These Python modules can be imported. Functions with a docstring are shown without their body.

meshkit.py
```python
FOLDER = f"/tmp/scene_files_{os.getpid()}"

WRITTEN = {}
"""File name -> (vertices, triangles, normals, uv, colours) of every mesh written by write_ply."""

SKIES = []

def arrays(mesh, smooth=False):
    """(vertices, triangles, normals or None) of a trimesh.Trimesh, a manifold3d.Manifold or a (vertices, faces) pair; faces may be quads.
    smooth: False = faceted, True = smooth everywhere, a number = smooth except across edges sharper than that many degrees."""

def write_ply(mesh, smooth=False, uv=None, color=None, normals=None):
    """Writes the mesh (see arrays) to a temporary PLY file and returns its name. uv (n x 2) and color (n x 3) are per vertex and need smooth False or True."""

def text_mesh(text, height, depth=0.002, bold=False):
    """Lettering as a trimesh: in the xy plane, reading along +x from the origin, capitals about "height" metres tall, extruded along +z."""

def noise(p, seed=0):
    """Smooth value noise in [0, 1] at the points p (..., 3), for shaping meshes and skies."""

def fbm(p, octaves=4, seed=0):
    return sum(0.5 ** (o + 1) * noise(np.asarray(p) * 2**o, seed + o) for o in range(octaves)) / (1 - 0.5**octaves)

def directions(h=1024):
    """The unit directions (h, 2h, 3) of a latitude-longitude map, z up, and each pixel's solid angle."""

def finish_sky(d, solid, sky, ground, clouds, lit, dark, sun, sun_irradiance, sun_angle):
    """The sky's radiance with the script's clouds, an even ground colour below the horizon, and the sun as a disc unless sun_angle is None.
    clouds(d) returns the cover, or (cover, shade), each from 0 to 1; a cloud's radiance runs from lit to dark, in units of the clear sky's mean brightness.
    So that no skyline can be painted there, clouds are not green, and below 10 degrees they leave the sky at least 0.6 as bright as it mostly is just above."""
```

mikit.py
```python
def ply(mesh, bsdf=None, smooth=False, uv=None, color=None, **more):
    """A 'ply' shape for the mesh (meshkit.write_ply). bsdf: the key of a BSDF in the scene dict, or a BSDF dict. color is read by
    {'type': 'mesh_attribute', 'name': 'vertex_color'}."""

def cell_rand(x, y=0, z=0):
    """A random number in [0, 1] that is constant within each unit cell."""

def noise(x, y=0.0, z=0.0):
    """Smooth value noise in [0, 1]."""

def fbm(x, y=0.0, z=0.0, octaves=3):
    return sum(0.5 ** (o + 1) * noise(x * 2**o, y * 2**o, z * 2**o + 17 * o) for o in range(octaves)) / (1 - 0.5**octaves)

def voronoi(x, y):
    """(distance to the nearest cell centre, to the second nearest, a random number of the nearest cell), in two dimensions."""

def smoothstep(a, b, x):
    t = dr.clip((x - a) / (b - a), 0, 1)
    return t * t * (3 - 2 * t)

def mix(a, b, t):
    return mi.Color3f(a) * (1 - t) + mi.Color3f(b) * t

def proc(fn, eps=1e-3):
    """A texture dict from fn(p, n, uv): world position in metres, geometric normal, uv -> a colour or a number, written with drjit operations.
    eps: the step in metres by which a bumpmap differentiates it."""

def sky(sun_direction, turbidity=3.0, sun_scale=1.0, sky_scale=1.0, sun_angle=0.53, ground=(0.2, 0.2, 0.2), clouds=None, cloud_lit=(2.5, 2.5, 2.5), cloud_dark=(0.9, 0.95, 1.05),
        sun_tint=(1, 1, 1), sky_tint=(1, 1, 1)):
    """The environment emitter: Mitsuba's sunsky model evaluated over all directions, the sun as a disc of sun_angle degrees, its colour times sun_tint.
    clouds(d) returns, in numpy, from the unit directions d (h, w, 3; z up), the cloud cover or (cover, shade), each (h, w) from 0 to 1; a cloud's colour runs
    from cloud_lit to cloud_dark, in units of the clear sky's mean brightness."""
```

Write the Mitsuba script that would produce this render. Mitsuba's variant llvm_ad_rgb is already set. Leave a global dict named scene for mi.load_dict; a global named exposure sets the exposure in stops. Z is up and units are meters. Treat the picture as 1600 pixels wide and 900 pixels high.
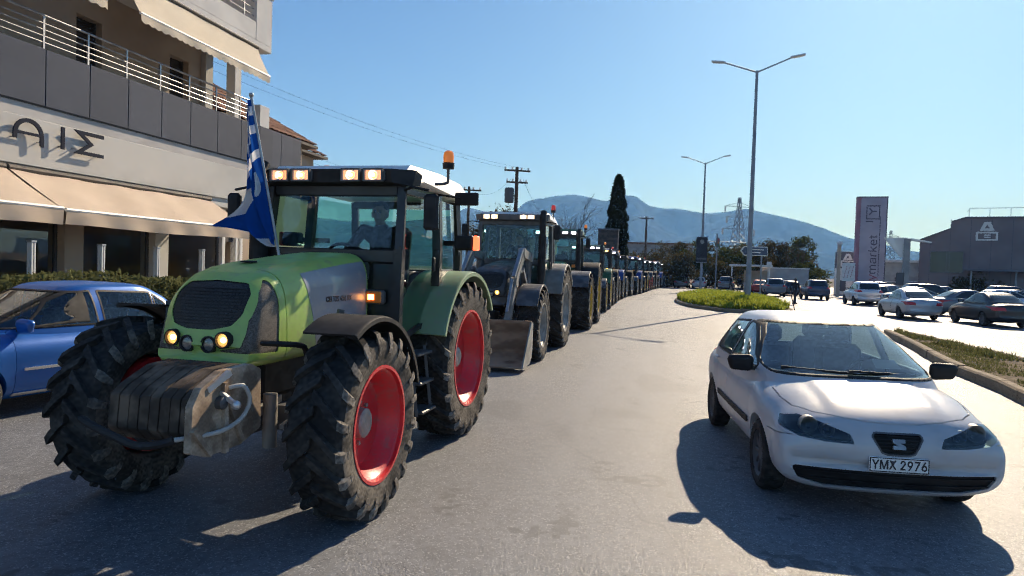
import math, random
import numpy as np, trimesh, shapely, shapely.geometry as sg, drjit as dr, mitsuba as mi, mikit, meshkit
import manifold3d as m3
from scipy.interpolate import PchipInterpolator
from mikit import noise, fbm, voronoi, smoothstep, mix, cell_rand

T4 = mi.ScalarTransform4f
# ---------------------------------------------------------------- camera, light, exposure
EYE, PITCH, ROLL = (0.0, 0.0, 1.82), 0.0285, 0.032
cp, sp, cr, sr = math.cos(PITCH), math.sin(PITCH), math.cos(ROLL), math.sin(ROLL)
scene = {
    'type': 'scene',
    'camera': {'type': 'perspective', 'fov': 72.44, 'fov_axis': 'x', 'near_clip': 0.05, 'far_clip': 30000.0,
               'to_world': T4().look_at(origin=EYE, target=[0, cp, 1.82 - sp], up=[-sr, sp * cr, cp * cr]),
               'medium': {'type': 'ref', 'id': 'air'}},
}
SUN_AZ, SUN_EL = math.radians(30.5), math.radians(32.0)
SUN = (math.sin(SUN_AZ) * math.cos(SUN_EL), math.cos(SUN_AZ) * math.cos(SUN_EL), math.sin(SUN_EL))
scene['sky'] = mikit.sky(SUN, turbidity=3, sun_scale=2.1, sky_scale=.95, sky_tint=(.66, .96, 1.36), sun_tint=(.88, 0.955, 1.12))
exposure = 1.68
labels = {}

# ---------------------------------------------------------------- mesh helpers
def A(*a): return np.array(a, float)
def mesh(v, f): return trimesh.Trimesh(np.asarray(v, float), np.asarray(f, int), process=False)
def cat(*ms):
    ms = [m for g in ms for m in (g if isinstance(g, (list, tuple)) else [g])]
    vs, fs, o = [], [], 0
    for m in ms:
        vs.append(np.asarray(m.vertices)); fs.append(np.asarray(m.faces) + o); o += len(m.vertices)
    return mesh(np.vstack(vs), np.vstack(fs))
def out(m):
    return mesh(m.vertices, m.faces[:, ::-1]) if m.volume < 0 else m
def xf(m, M):
    M = np.asarray(M, float)
    return mesh(np.asarray(m.vertices) @ M[:3, :3].T + M[:3, 3], m.faces if np.linalg.det(M[:3, :3]) > 0 else m.faces[:, ::-1])
def mv(m, *t): return mesh(np.asarray(m.vertices) + np.array(t, float), m.faces)
def rot(m, ax, deg, c=(0, 0, 0)):
    return xf(m, trimesh.transformations.rotation_matrix(math.radians(deg), {'x': [1, 0, 0], 'y': [0, 1, 0], 'z': [0, 0, 1]}.get(ax, ax), c))
def flipy(m): return mesh(np.asarray(m.vertices) * [1, -1, 1], m.faces[:, ::-1])
BF = []
for a, b, c, d in ((0, 1, 3, 2), (4, 6, 7, 5), (0, 4, 5, 1), (2, 3, 7, 6), (0, 2, 6, 4), (1, 5, 7, 3)):
    BF += [(a, b, c), (a, c, d)]
def box(c, s, b=0.0):
    c, h = np.array(c, float), np.array(s, float) / 2
    sg_ = np.array([(x, y, z) for x in (-1, 1) for y in (-1, 1) for z in (-1, 1)], float)
    if b <= 0:
        return mesh(c + sg_ * h, BF)
    b = min(b, h.min() * .95); P = []
    for s3 in sg_:
        for k in range(3):
            q = h - b; q[k] = h[k]; P.append(c + s3 * q)
    return hull(P)
def hull(P):
    m = m3.Manifold.hull_points(np.asarray(P, np.float32)).to_mesh()
    return mesh(m.vert_properties[:, :3], m.tri_verts)
def span(a, b, bev=0.0):
    a, b = np.array(a, float), np.array(b, float)
    return box((a + b) / 2, np.abs(b - a), bev)
def frames(p):
    p = np.asarray(p, float); t = np.gradient(p, axis=0); t /= np.linalg.norm(t, axis=1, keepdims=True) + 1e-12
    u = np.cross(t[0], [0, 0, 1.0])
    if np.linalg.norm(u) < .1: u = np.cross(t[0], [0, 1.0, 0])
    U = []
    for k in t:
        u = u - (u @ k) * k; u /= np.linalg.norm(u) + 1e-12; U.append(u)
    U = np.array(U); return p, U, np.cross(t, U)
def rings(R, cap=True, closed=False):
    R = np.asarray(R, float); m, n = R.shape[:2]; v = R.reshape(-1, 3); i = np.arange(n); j = (i + 1) % n; f = []
    for k in range(m if closed else m - 1):
        a, b = k * n, ((k + 1) % m) * n
        f.append(np.c_[a + i, b + i, b + j]); f.append(np.c_[a + i, b + j, a + j])
    if cap and not closed:
        v = np.vstack([v, R[0].mean(0), R[-1].mean(0)]); c0, c1 = len(v) - 2, len(v) - 1; b = (m - 1) * n
        f.append(np.c_[np.full(n, c0), i, j]); f.append(np.c_[np.full(n, c1), b + j, b + i])
    return out(mesh(v, np.vstack(f)))
def tube(p, r, n=8, closed=False):
    p, U, W = frames(p); r = np.broadcast_to(np.asarray(r, float), (len(p),)); a = np.arange(n) / n * 2 * np.pi
    return rings(p[:, None] + r[:, None, None] * (np.cos(a)[None, :, None] * U[:, None] + np.sin(a)[None, :, None] * W[:, None]), closed=closed)
def bar(p, q, w, h=None):
    p, q = np.array(p, float), np.array(q, float); P, U, W = frames([p, q]); h = h or w; R = []
    for k in range(2):
        R.append([P[k] + U[k] * sx * w / 2 + W[k] * sy * h / 2 for sx, sy in ((-1, -1), (1, -1), (1, 1), (-1, 1))])
    return rings(R)
def lathe(prof, n=32, axis='z'):
    prof = np.asarray(prof, float); a = np.arange(n) / n * 2 * np.pi
    r, z = prof[:, 0], prof[:, 1]
    R = np.stack([r[:, None] * np.cos(a), r[:, None] * np.sin(a), np.broadcast_to(z[:, None], (len(r), n))], -1)
    if axis == 'y': R = R[..., [0, 2, 1]]
    if axis == 'x': R = R[..., [2, 0, 1]]
    return rings(R)
def extr(poly, z0, z1):
    poly = sg.Polygon(poly) if not hasattr(poly, 'geoms') and not isinstance(poly, sg.Polygon) else poly
    ms = [mv(trimesh.creation.extrude_polygon(g, z1 - z0, engine='earcut'), 0, 0, z0) for g in getattr(poly, 'geoms', [poly])]
    return cat(ms)
def extry(poly, y0, y1):   # polygon in (x, z), along y
    m = extr(poly, -y1, -y0); return mesh(np.c_[m.vertices[:, 0], -m.vertices[:, 2], m.vertices[:, 1]], m.faces)
def extrx(poly, x0, x1):   # polygon in (y, z), along x
    m = extr(poly, x0, x1); return mesh(m.vertices[:, [2, 0, 1]], m.faces)
def rpoly(p, r): return sg.Polygon(p).buffer(-r).buffer(2 * r, quad_segs=4).buffer(-r, quad_segs=4)
def man(m): return m3.Manifold(m3.Mesh(np.asarray(m.vertices, np.float32), np.asarray(m.faces, np.uint32)))
def unman(M):
    m = M.to_mesh(); return mesh(m.vert_properties[:, :3], m.tri_verts)
def off(m, d):
    m = trimesh.Trimesh(m.vertices, m.faces, process=False); return mesh(m.vertices + m.vertex_normals * d, m.faces)
def ball(c, r, n=2): return mv(trimesh.creation.icosphere(n, r), *c)
def capsule_chain(J, refine=.03, it=8):
    """J: list of bones ((p, r), (q, s)); one smooth body"""
    def S(p, r): return m3.Manifold.sphere(r, 12).translate([float(x) for x in p])
    M = m3.Manifold.batch_boolean([m3.Manifold.batch_hull([S(*a), S(*b)]) for a, b in J], m3.OpType.Add)
    m = unman(M.refine_to_length(refine)); m = trimesh.Trimesh(m.vertices, m.faces, process=True)
    trimesh.smoothing.filter_taubin(m, iterations=it); return m
def spl(p, n=24):
    p = np.asarray(p, float); t = np.r_[0, np.cumsum(np.linalg.norm(np.diff(p, axis=0), axis=1) + 1e-5)]
    return np.stack([PchipInterpolator(t, p[:, k])(np.linspace(0, t[-1], n)) for k in range(p.shape[1])], -1)

# ---------------------------------------------------------------- things and parts
class Kit:
    def __init__(s): s.parts, s.n = [], {}
    def name(s, n, parent=''):
        b = (parent + '__' if parent else '') + n; k = s.n.get(b, 0); s.n[b] = k + 1
        return b if k == 0 else f'{b}_{k:03d}'
    def add(s, n, m, mat, parent='', sm=35, label=None, kind=None, **more):
        if len(m.faces) == 0: return (parent + '__' if parent else '') + n
        key = s.name(n, parent) if n else ''
        s.parts.append((key, mikit.ply(m, mat, smooth=sm, **more), label, kind)); return key
NUM = {}
def numbered(n):
    k = NUM.get(n, 0); NUM[n] = k + 1
    return n if k == 0 else f'{n}_{k:03d}'
def place(kit, name, label, category, M=None, group=None, kind=None, remap=None):
    key = numbered(name)
    for sub, d, lab, kd in kit.parts:
        k = key + ('__' + sub if sub else '')
        d = dict(d)
        if M is not None: d['to_world'] = M
        if remap and d['bsdf'].get('id') in remap: d['bsdf'] = {'type': 'ref', 'id': remap[d['bsdf']['id']]}
        scene[k] = d
        if lab or kd: labels[k] = {**({'label': lab} if lab else {}), **({'kind': kd} if kd else {})}
    L = {}
    if label: L['label'] = label
    if category: L['category'] = category
    if group: L['group'] = group
    if kind: L['kind'] = kind
    labels[key] = {**labels.get(key, {}), **L}
    return key
def single(name, m, mat, label, cat_, M=None, group=None, kind=None, sm=35, **more):
    k = Kit(); k.add('', m, mat, sm=sm, **more); return place(k, name, label, cat_, M, group, kind)
def struct(name, m, mat, label=None, sm=False):
    k = numbered(name); scene[k] = mikit.ply(m, mat, smooth=sm); labels[k] = {'kind': 'structure', **({'label': label} if label else {})}
    return k
def TM(x, y, z=0, rz=0, s=1.0):
    return T4().translate([x, y, z]) @ T4().rotate([0, 0, 1], math.degrees(rz)) @ T4().scale([s, s, s])
def facing(x, y, th, z=0, s=1.0):
    """local x forward, y left; heading th measured from the direction towards the camera (-y), as sin(th), -cos(th)"""
    return TM(x, y, z, th - math.pi / 2, s)

# ---------------------------------------------------------------- materials
def C(c): return {'type': 'rgb', 'value': list(c)} if not isinstance(c, dict) else c
def px(fn, eps=1e-3): return mikit.proc(fn, eps)
def M(name, c, rough=.6, metal=0.0, spec=.5, bump=None, two=True, **k):
    b = {'type': 'principled', 'base_color': C(c), 'roughness': rough, 'metallic': metal, 'specular': spec, **k}
    if bump: b = {'type': 'bumpmap', 'arbitrary': bump[0], 'scale': bump[1], 'bsdf': b}
    scene[name] = {'type': 'twosided', 'bsdf': b} if two else b
    return name
def speck(a, b, f, o=3, lo=.3, hi=.7):
    return px(lambda p, n, uv: mix(a, b, smoothstep(lo, hi, fbm(p.x * f, p.y * f, p.z * f, o))))
def asphalt(base, dark, light):
    def fn(p, n, uv):
        big = fbm(p.x * .23 + 3, p.y * .12, 0, 3)
        lane = noise((p.x - p.y * .17) * 1.1, p.y * .035)
        agg = noise(p.x * 95, p.y * 95)
        med = fbm(p.x * 4.5, p.y * 4.5, 2.0, 3)
        u = p.x - .2 * p.y; ruts = noise(u * 2.6 + 11, p.y * .02, 3.) * .6 + noise(u * 9.0, p.y * .06, 7.) * .4
        c = mix(dark, base, smoothstep(.25, .70, big * .4 + lane * .2 + med * .2 + ruts * .25))
        c = c * (.84 + .32 * noise(p.x * 27, p.y * 27, 4.))
        c = mix(c, light, smoothstep(.66, .95, agg) * .75)
        c = mix(c, mi.Color3f(dark) * .7, smoothstep(.75, .98, noise(p.x * 61 + 7, p.y * 61)) * .7)
        wx, wy = p.x + .5 * fbm(p.x * 1.7, p.y * 1.7, 5., 3), p.y + .6 * fbm(p.x * 1.7 + 9, p.y * 1.7, 5., 3)
        d1, d2, w = voronoi(wx * .21, wy * .12)
        crack = (1 - smoothstep(0.0, .006, d2 - d1)) * smoothstep(.45, .62, noise(p.x * .35 + 4, p.y * .22))
        c = mix(c, mi.Color3f(dark) * .6, crack * .45)
        st = smoothstep(.72, .8, fbm(p.x * .8 + 31, p.y * .45, 1., 3))
        c = mix(c, mi.Color3f(dark) * .75, st * .5)
        drip = smoothstep(.80, .9, noise(p.x * 2.3 + 5, p.y * 2.3)) * smoothstep(.5, .7, noise(p.x * 14, p.y * 14))
        return mix(c, mi.Color3f(dark) * .55, drip * .6)
    return px(fn)
def agg_bump(p, n, uv): return noise(p.x * 70, p.y * 70) * .6 + noise(p.x * 160, p.y * 160) * .4
M('asphalt', asphalt((.128, .135, .149), (.092, .096, .106), (.26, .268, .28)), .62, spec=.45, bump=(px(agg_bump), .005))
M('earth', speck((.13, .105, .075), (.22, .18, .13), .8, 4), .95, spec=.1)
M('paving', px(lambda p, n, uv: mix((.22, .21, .19), (.32, .30, .27), fbm(p.x * 3, p.y * 3, 0, 4)) * (1 - .25 * smoothstep(.6, .9, noise(p.x * 31, p.y * 31)))), .85, spec=.3)
M('kerb_stone', px(lambda p, n, uv: mix((.17, .125, .08), (.33, .27, .195), fbm(p.x * 5, p.y * 5, p.z * 9, 4)) * (1 - .35 * smoothstep(.6, .85, noise(p.x * 40, p.y * 40, p.z * 40)))), .9, spec=.2)
M('kerb_paint', speck((.62, .58, .50), (.42, .37, .30), 9, 3), .8)
M('soil', speck((.10, .075, .05), (.19, .15, .10), 3, 4), .95, spec=.05)
def thin(name, a, b, f=2.0, tr=.35):
    col = px(lambda p, n, uv: mix(a, b, fbm(p.x * f, p.y * f, p.z * f, 3)))
    scene[name] = {'type': 'principledthin', 'base_color': col, 'roughness': .6, 'diff_trans': tr * 2, 'spec_trans': 0.0}
thin('grass_blade', (.16, .21, .025), (.36, .38, .06), 1.6, .45)
thin('grass_dry', (.085, .105, .035), (.18, .165, .07), 1.6, .3)
thin('leaf_dark', (.035, .045, .018), (.10, .11, .035), 2.5, .25)
thin('leaf_olive', (.055, .052, .028), (.125, .10, .052), .5, .2)
thin('leaf_cypress', (.016, .022, .012), (.042, .046, .022), 1.3, .1)
thin('leaf_hedge', (.04, .055, .02), (.20, .20, .09), 5, .3)
M('bark', speck((.06, .045, .035), (.13, .10, .075), 9, 3), .95, spec=.1)
M('hill', px(lambda p, n, uv: mix((.016, .024, .022), (.040, .045, .038), smoothstep(.3, .68, fbm(p.x * .004, p.y * .004, p.z * .006, 5) * .7 + fbm(p.x * .02, p.y * .02, 0, 3) * .3))), .95, spec=.0)
# building
M('render_cream', speck((.42, .41, .39), (.49, .48, .455), .9, 4), .9, spec=.2)
M('render_grey', speck((.36, .35, .35), (.44, .43, .42), 1.2, 4), .9, spec=.2)
M('render_white', speck((.50, .49, .48), (.58, .57, .55), 1.1, 4), .9, spec=.2)
M('wall_beige', speck((.37, .29, .22), (.44, .355, .275), 1.1, 4), .9, spec=.2)
M('panel_grey', px(lambda p, n, uv: mix((.044, .055, .082), (.060, .073, .104), fbm(p.x * 1.3, p.y * 1.3, p.z * 2.2, 4)) * (.9 + .2 * cell_rand(p.y * .9, 3))), .75, spec=.2)
M('letter_navy', (.016, .02, .034), .8, spec=.1)
M('letter_side', (.10, .105, .13), .5)
def cloth_fn(a, b):
    return px(lambda p, n, uv: mix(a, b, fbm(p.x * 1.7, p.y * 1.7, p.z * 3, 4)) * (.93 + .07 * noise(p.x * 200, p.y * 200, p.z * 200)))
M('canvas', cloth_fn((.43, .345, .265), (.51, .42, .335)), .95, spec=.1)
M('canvas_pale', cloth_fn((.52, .455, .36), (.58, .515, .42)), .95, spec=.1)
M('metal_pale', (.62, .62, .62), .35, .7)
M('metal_dark', (.09, .09, .095), .5, .3)
M('steel', speck((.30, .30, .31), (.42, .42, .42), 9, 3), .42, .8)
M('galvanised', speck((.20, .22, .25), (.28, .30, .33), 3, 3), .5, .6)
M('frame_white', (.66, .64, .60), .5)
M('wood_shadow_dark', speck((.035, .03, .028), (.075, .06, .05), 5, 3), .7)  # dark timber brown, also the painted shadow line on the awning rollers
M('dark_room', speck((.24, .20, .165), (.30, .25, .20), .8, 3), .9, spec=.2)
M('roof_tile', speck((.16, .085, .06), (.28, .15, .10), 3, 4), .9, spec=.2)
M('concrete', speck((.25, .25, .25), (.34, .34, .33), 1.5, 4), .9, spec=.2)
# vehicles
def dusty(a, b, d=(.26, .235, .18), k=.55):
    return px(lambda p, n, uv: mix(mix(a, b, fbm(p.x * 6, p.y * 6, p.z * 6, 3)), d, k * smoothstep(.52, .8, fbm(p.x * 11 + 3, p.y * 11, p.z * 11, 4)) + .5 * k * smoothstep(.68, .8, noise(p.x * 75, p.y * 75, p.z * 75))))
M('tractor_green', dusty((.33, .50, .12), (.28, .43, .10), k=.35), .32, clearcoat=.6, clearcoat_gloss=.85)
M('fender_green', dusty((.19, .29, .14), (.22, .31, .18)), .42, clearcoat=.4)
M('deep_green', speck((.03, .10, .035), (.05, .13, .05), 5, 3), .4, clearcoat=.5)
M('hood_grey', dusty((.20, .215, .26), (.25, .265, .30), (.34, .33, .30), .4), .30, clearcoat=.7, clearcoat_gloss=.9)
M('graphite', speck((.05, .05, .055), (.095, .095, .10), 6, 3), .42, clearcoat=.3)
M('black_plastic', speck((.011, .011, .012), (.026, .025, .025), 8, 3), .6, spec=.3)
M('cab_black', speck((.011, .011, .012), (.022, .022, .023), 6, 3), .38, clearcoat=.4)
def mesh_fn(p, n, uv):
    g = smoothstep(.32, .5, noise(p.x * 130, p.y * 130, p.z * 130))
    return mix((.012, .012, .012), (.035, .033, .032), g)
M('grille_mesh', px(mesh_fn), .6)
M('side_mesh', px(lambda p, n, uv: mix((.06, .052, .046), (.14, .125, .11), smoothstep(.35, .65, noise(p.x * 150, p.y * 150, p.z * 150)))), .7)
M('rim_red', dusty((.58, .012, .024), (.46, .02, .024), (.26, .12, .10), .45), .38, clearcoat=.4)
M('rim_pale', speck((.20, .195, .18), (.30, .29, .27), 6, 3), .5)
M('rim_yellow', speck((.50, .36, .05), (.38, .28, .06), 6, 3), .5)
M('hub_grey', speck((.25, .24, .23), (.38, .36, .33), 14, 3), .55, .4)
def rubber_fn(p, n, uv):
    d = fbm(p.x * 5, p.y * 5, p.z * 5, 4) * .65 + noise(p.x * 42, p.y * 42, p.z * 42) * .35
    return mix((.020, .0195, .0195), (.075, .067, .059), smoothstep(.3, .85, d))
M('tyre_rubber', px(rubber_fn), .85, spec=.25)
def lug_fn(p, n, uv):
    d = fbm(p.x * 9, p.y * 9, p.z * 9, 3) * .6 + noise(p.x * 60, p.y * 60, p.z * 60) * .4
    return mix((.07, .064, .058), (.27, .24, .205), smoothstep(.25, .8, d))
M('tyre_wall', px(lambda p, n, uv: mix((.040, .037, .034), (.175, .155, .13), smoothstep(.3, .78, fbm(p.x * 6, p.y * 6, p.z * 6, 4) * .7 + noise(p.x * 55, p.y * 55, p.z * 55) * .3))), .9, spec=.15)
M('sidewall_dust', px(lug_fn), .9, spec=.15)
M('car_tyre', speck((.018, .018, .018), (.045, .043, .04), 20, 3), .8, spec=.3)
M('cast_iron', px(lambda p, n, uv: mix((.19, .14, .10), (.44, .35, .265), smoothstep(.3, .7, fbm(p.x * 7, p.y * 7, p.z * 7, 4))) * (.75 + .4 * noise(p.x * 80, p.y * 80, p.z * 80))), .85, spec=.25)
M('weight_paint', px(lambda p, n, uv: mix((.045, .034, .026), (.15, .112, .082), smoothstep(.35, .75, fbm(p.x * 9, p.y * 9, p.z * 9, 4)))), .8, spec=.3)
M('rust_steel', px(lambda p, n, uv: mix((.20, .115, .07), (.38, .235, .155), smoothstep(.3, .7, fbm(p.x * 4, p.y * 4, p.z * 7, 4)))), .85, spec=.2)
M('loader_pale', speck((.26, .255, .24), (.18, .175, .16), 5, 4), .55, .2)
M('white_paint', px(lambda p, n, uv: mix((.45, .455, .47), (.37, .375, .39), smoothstep(.55, .85, fbm(p.x * 5, p.y * 5, p.z * 5, 4)) * .6)), .30, clearcoat=1.0, clearcoat_gloss=.93)
M('roof_white', speck((.62, .62, .60), (.72, .72, .70), 5, 3), .4)
for nm, c in (('paint_blue', (.007, .095, .37)), ('paint_silver', (.44, .45, .47)), ('paint_pearl', (.60, .61, .63)), ('paint_black', (.018, .018, .022)), ('paint_navy', (.03, .045, .09)), ('paint_red', (.22, .018, .02)),
              ('paint_grey', (.16, .17, .19))):
    M(nm, c, .34, .35 if nm != 'paint_black' else 0., clearcoat=1.0, clearcoat_gloss=.95)
M('tractor_blue', (.03, .07, .26), .4, clearcoat=.5)
M('tractor_red', (.30, .02, .02), .4, clearcoat=.5)
M('chrome', (.75, .75, .76), .12, 1.0)
M('mirror_glass', (.8, .82, .84), .03, 1.0)
M('dark_glass', (.012, .015, .018), .06, spec=.7)
M('tail_red', (.45, .012, .015), .2, clearcoat=1.0)
M('amber_plastic', (.75, .22, .02), .2, clearcoat=1.0)
M('seat_fabric', speck((.022, .022, .026), (.045, .045, .05), 30, 3), .9)
M('dash', (.04, .04, .043), .7)
M('plate_white', (.72, .72, .70), .4)
M('plate_ink', (.015, .015, .02), .5)
M('paper', (.75, .75, .75), .7)
M('skin', speck((.36, .20, .135), (.42, .25, .17), 30, 3), .55)
M('hair', (.02, .016, .013), .7)
M('shirt_dark', speck((.010, .011, .016), (.018, .02, .026), 30, 3), .9)
M('trouser_dark', speck((.022, .024, .03), (.04, .042, .05), 30, 3), .9)
M('hose_grey', (.42, .41, .38), .5)
M('lamp_glass', (.55, .53, .48), .15, .3, clearcoat=1.0)
scene['glass_cab'] = {'type': 'thindielectric', 'specular_transmittance': C((.44, .66, .60))}
scene['glass_car'] = {'type': 'thindielectric', 'specular_transmittance': C((.30, .38, .39))}
scene['glass_clear'] = {'type': 'thindielectric', 'specular_transmittance': C((.9, .9, .9))}
scene['glass_shop'] = {'type': 'thindielectric', 'specular_transmittance': C((.6, .62, .62))}
def flag_fn(p, n, uv):
    st = dr.floor(uv.y * 9)
    stripe = dr.select(st - 2 * dr.floor(st / 2) < .5, 1., 0.)
    incan = (uv.x < .37) & (uv.y > 4 / 9)
    cx, cy = dr.abs(uv.x - .185) / .37, dr.abs(uv.y - 13 / 18) / (5 / 9)
    cross = (cx < .1) | (cy < .1)
    blue = dr.select(incan, dr.select(cross, 0., 1.), stripe)
    return mix((.70, .71, .73), (.012, .075, .33), blue)
scene['flag_cloth'] = {'type': 'principledthin', 'base_color': px(flag_fn), 'roughness': .7, 'diff_trans': .7, 'spec_trans': 0.0}
def lamp(c): return {'emitter': {'type': 'area', 'radiance': C(c)}}
WARM, WHITE, AMBER, RED = (9, 5.2, 2.2), (9, 9, 9.5), (3.2, .75, .06), (2.2, .12, .05)
# ================================================================ ground, roads, pavement, islands
rng = np.random.default_rng(7)
def sheet(poly, z):
    p = sg.Polygon(poly); v, f = trimesh.creation.triangulate_polygon(p, engine='earcut')
    m = mesh(np.c_[v, np.full(len(v), z)], f)
    return m if m.face_normals[:, 2].mean() > 0 else mesh(m.vertices, m.faces[:, ::-1])
struct('ground', sheet([(-6300, -6300), (6300, -6300), (6300, 6300), (-6300, 6300)], -.03), 'earth')
LEFT = [(-14.2, -20), (-4.75, 22.2), (-2.2, 32), (1.2, 46), (4.9, 60), (10.6, 80), (17.5, 100), (36, 140)]
RIGHT = [(70, 140), (80, 100), (80, -20)]
struct('road', sheet(LEFT + RIGHT, 0.0), 'asphalt', 'grey patched asphalt road with fine cracks running to the hills')
struct('road', sheet([(10.4, -20), (10.6, 10), (12.6, 22), (16, 38), (17.5, 50), (21, 62), (29, 82), (60, 82), (79, 60), (79, -20)], .004), 'asphalt', 'asphalt of the far carriageway and car park')
def pave(s0, s1, n0, n1): return None
BT = np.array([-12.0, 0.0]); BD = np.array([.2149, .9766]); BN = np.array([.9766, -.2149])
def bw(n, s): return tuple(BT + BN * n + BD * s)
struct('pavement', cat(extr([bw(-.4, -20), bw(2.3, -20), bw(2.3, 23), bw(1.0, 40), bw(-6, 40), bw(-.4, 24)], -.02, .13)), 'paving', 'paved footway in front of the restaurant')
def stones(line, w, h, mat, name, label, L=1.0, lean=0.0):
    k = numbered(name); labels[k] = {'kind': 'structure', 'label': label}
    p = np.asarray(line, float); t = np.r_[0, np.cumsum(np.linalg.norm(np.diff(p, axis=0), axis=1))]
    n = max(2, int(round(t[-1] / L))); q = np.stack([PchipInterpolator(t, p[:, i])(np.linspace(0, t[-1], n + 1)) for i in (0, 1)], -1)
    for i in range(n):
        a, b = q[i], q[i + 1]; d = (b - a) / np.linalg.norm(b - a); nn = np.array([d[1], -d[0]])
        hh = h + rng.normal(0, .006); j = rng.normal(0, .006)
        P = []
        for e, s_ in ((a + d * .006, 0), (b - d * .006, 0)):
            for o, z in ((0, -.03), (0, hh - .03), (.03, hh), (w - .03, hh), (w, hh - .03), (w, -.03)):
                P.append([*(e + nn * (o + j)), z])
        scene[f'{k}__stone' + (f'_{i:03d}' if i else '')] = mikit.ply(hull(P), mat)
MEDN = [(5.9, -8), (6.2, 0), (6.7, 6), (7.6, 10.13), (8.05, 11.2), (8.85, 13.9), (10.72, 18.7), (12.3, 23.0)]
MEDF = [(8.6, -8), (8.9, 0), (9.5, 6), (10.35, 10.5), (11.45, 15.4), (12.75, 22.2)]
stones(MEDN, .2, .20, 'kerb_stone', 'kerb', 'brown kerb of the grassy median beside the white car')
stones(MEDF[::-1], .16, .2, 'kerb_stone', 'kerb', 'far kerb of the grassy median')
MED = [(x + .12, y) for x, y in MEDN] + [(12.9, 23.2)] + [(x - .1, y) for x, y in MEDF[::-1]]
struct('median', sheet(MED, .145), 'soil', 'soil of the narrow median strip')
ISL = [(10.45, 34.2), (9.8, 36.6), (9.7, 39), (10.0, 42), (10.75, 46), (11.9, 49.5), (13.5, 51), (15.2, 49), (15.6, 45), (15.4, 40), (14.7, 36.5), (13.4, 34.2), (11.8, 33.4), (10.45, 34.2)]
stones(ISL, .2, .17, 'kerb_stone', 'kerb', 'kerb round the green traffic island under the tall street lamp')
def inside(poly, n, rng, pad=.15):
    p = shapely.prepared.prep(sg.Polygon(poly).buffer(-pad)); x0, y0, x1, y1 = sg.Polygon(poly).bounds; o = []
    while len(o) < n:
        for q in rng.uniform((x0, y0), (x1, y1), (n, 2)):
            if p.contains(sg.Point(*q)): o.append(q)
    return np.array(o[:n])
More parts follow.
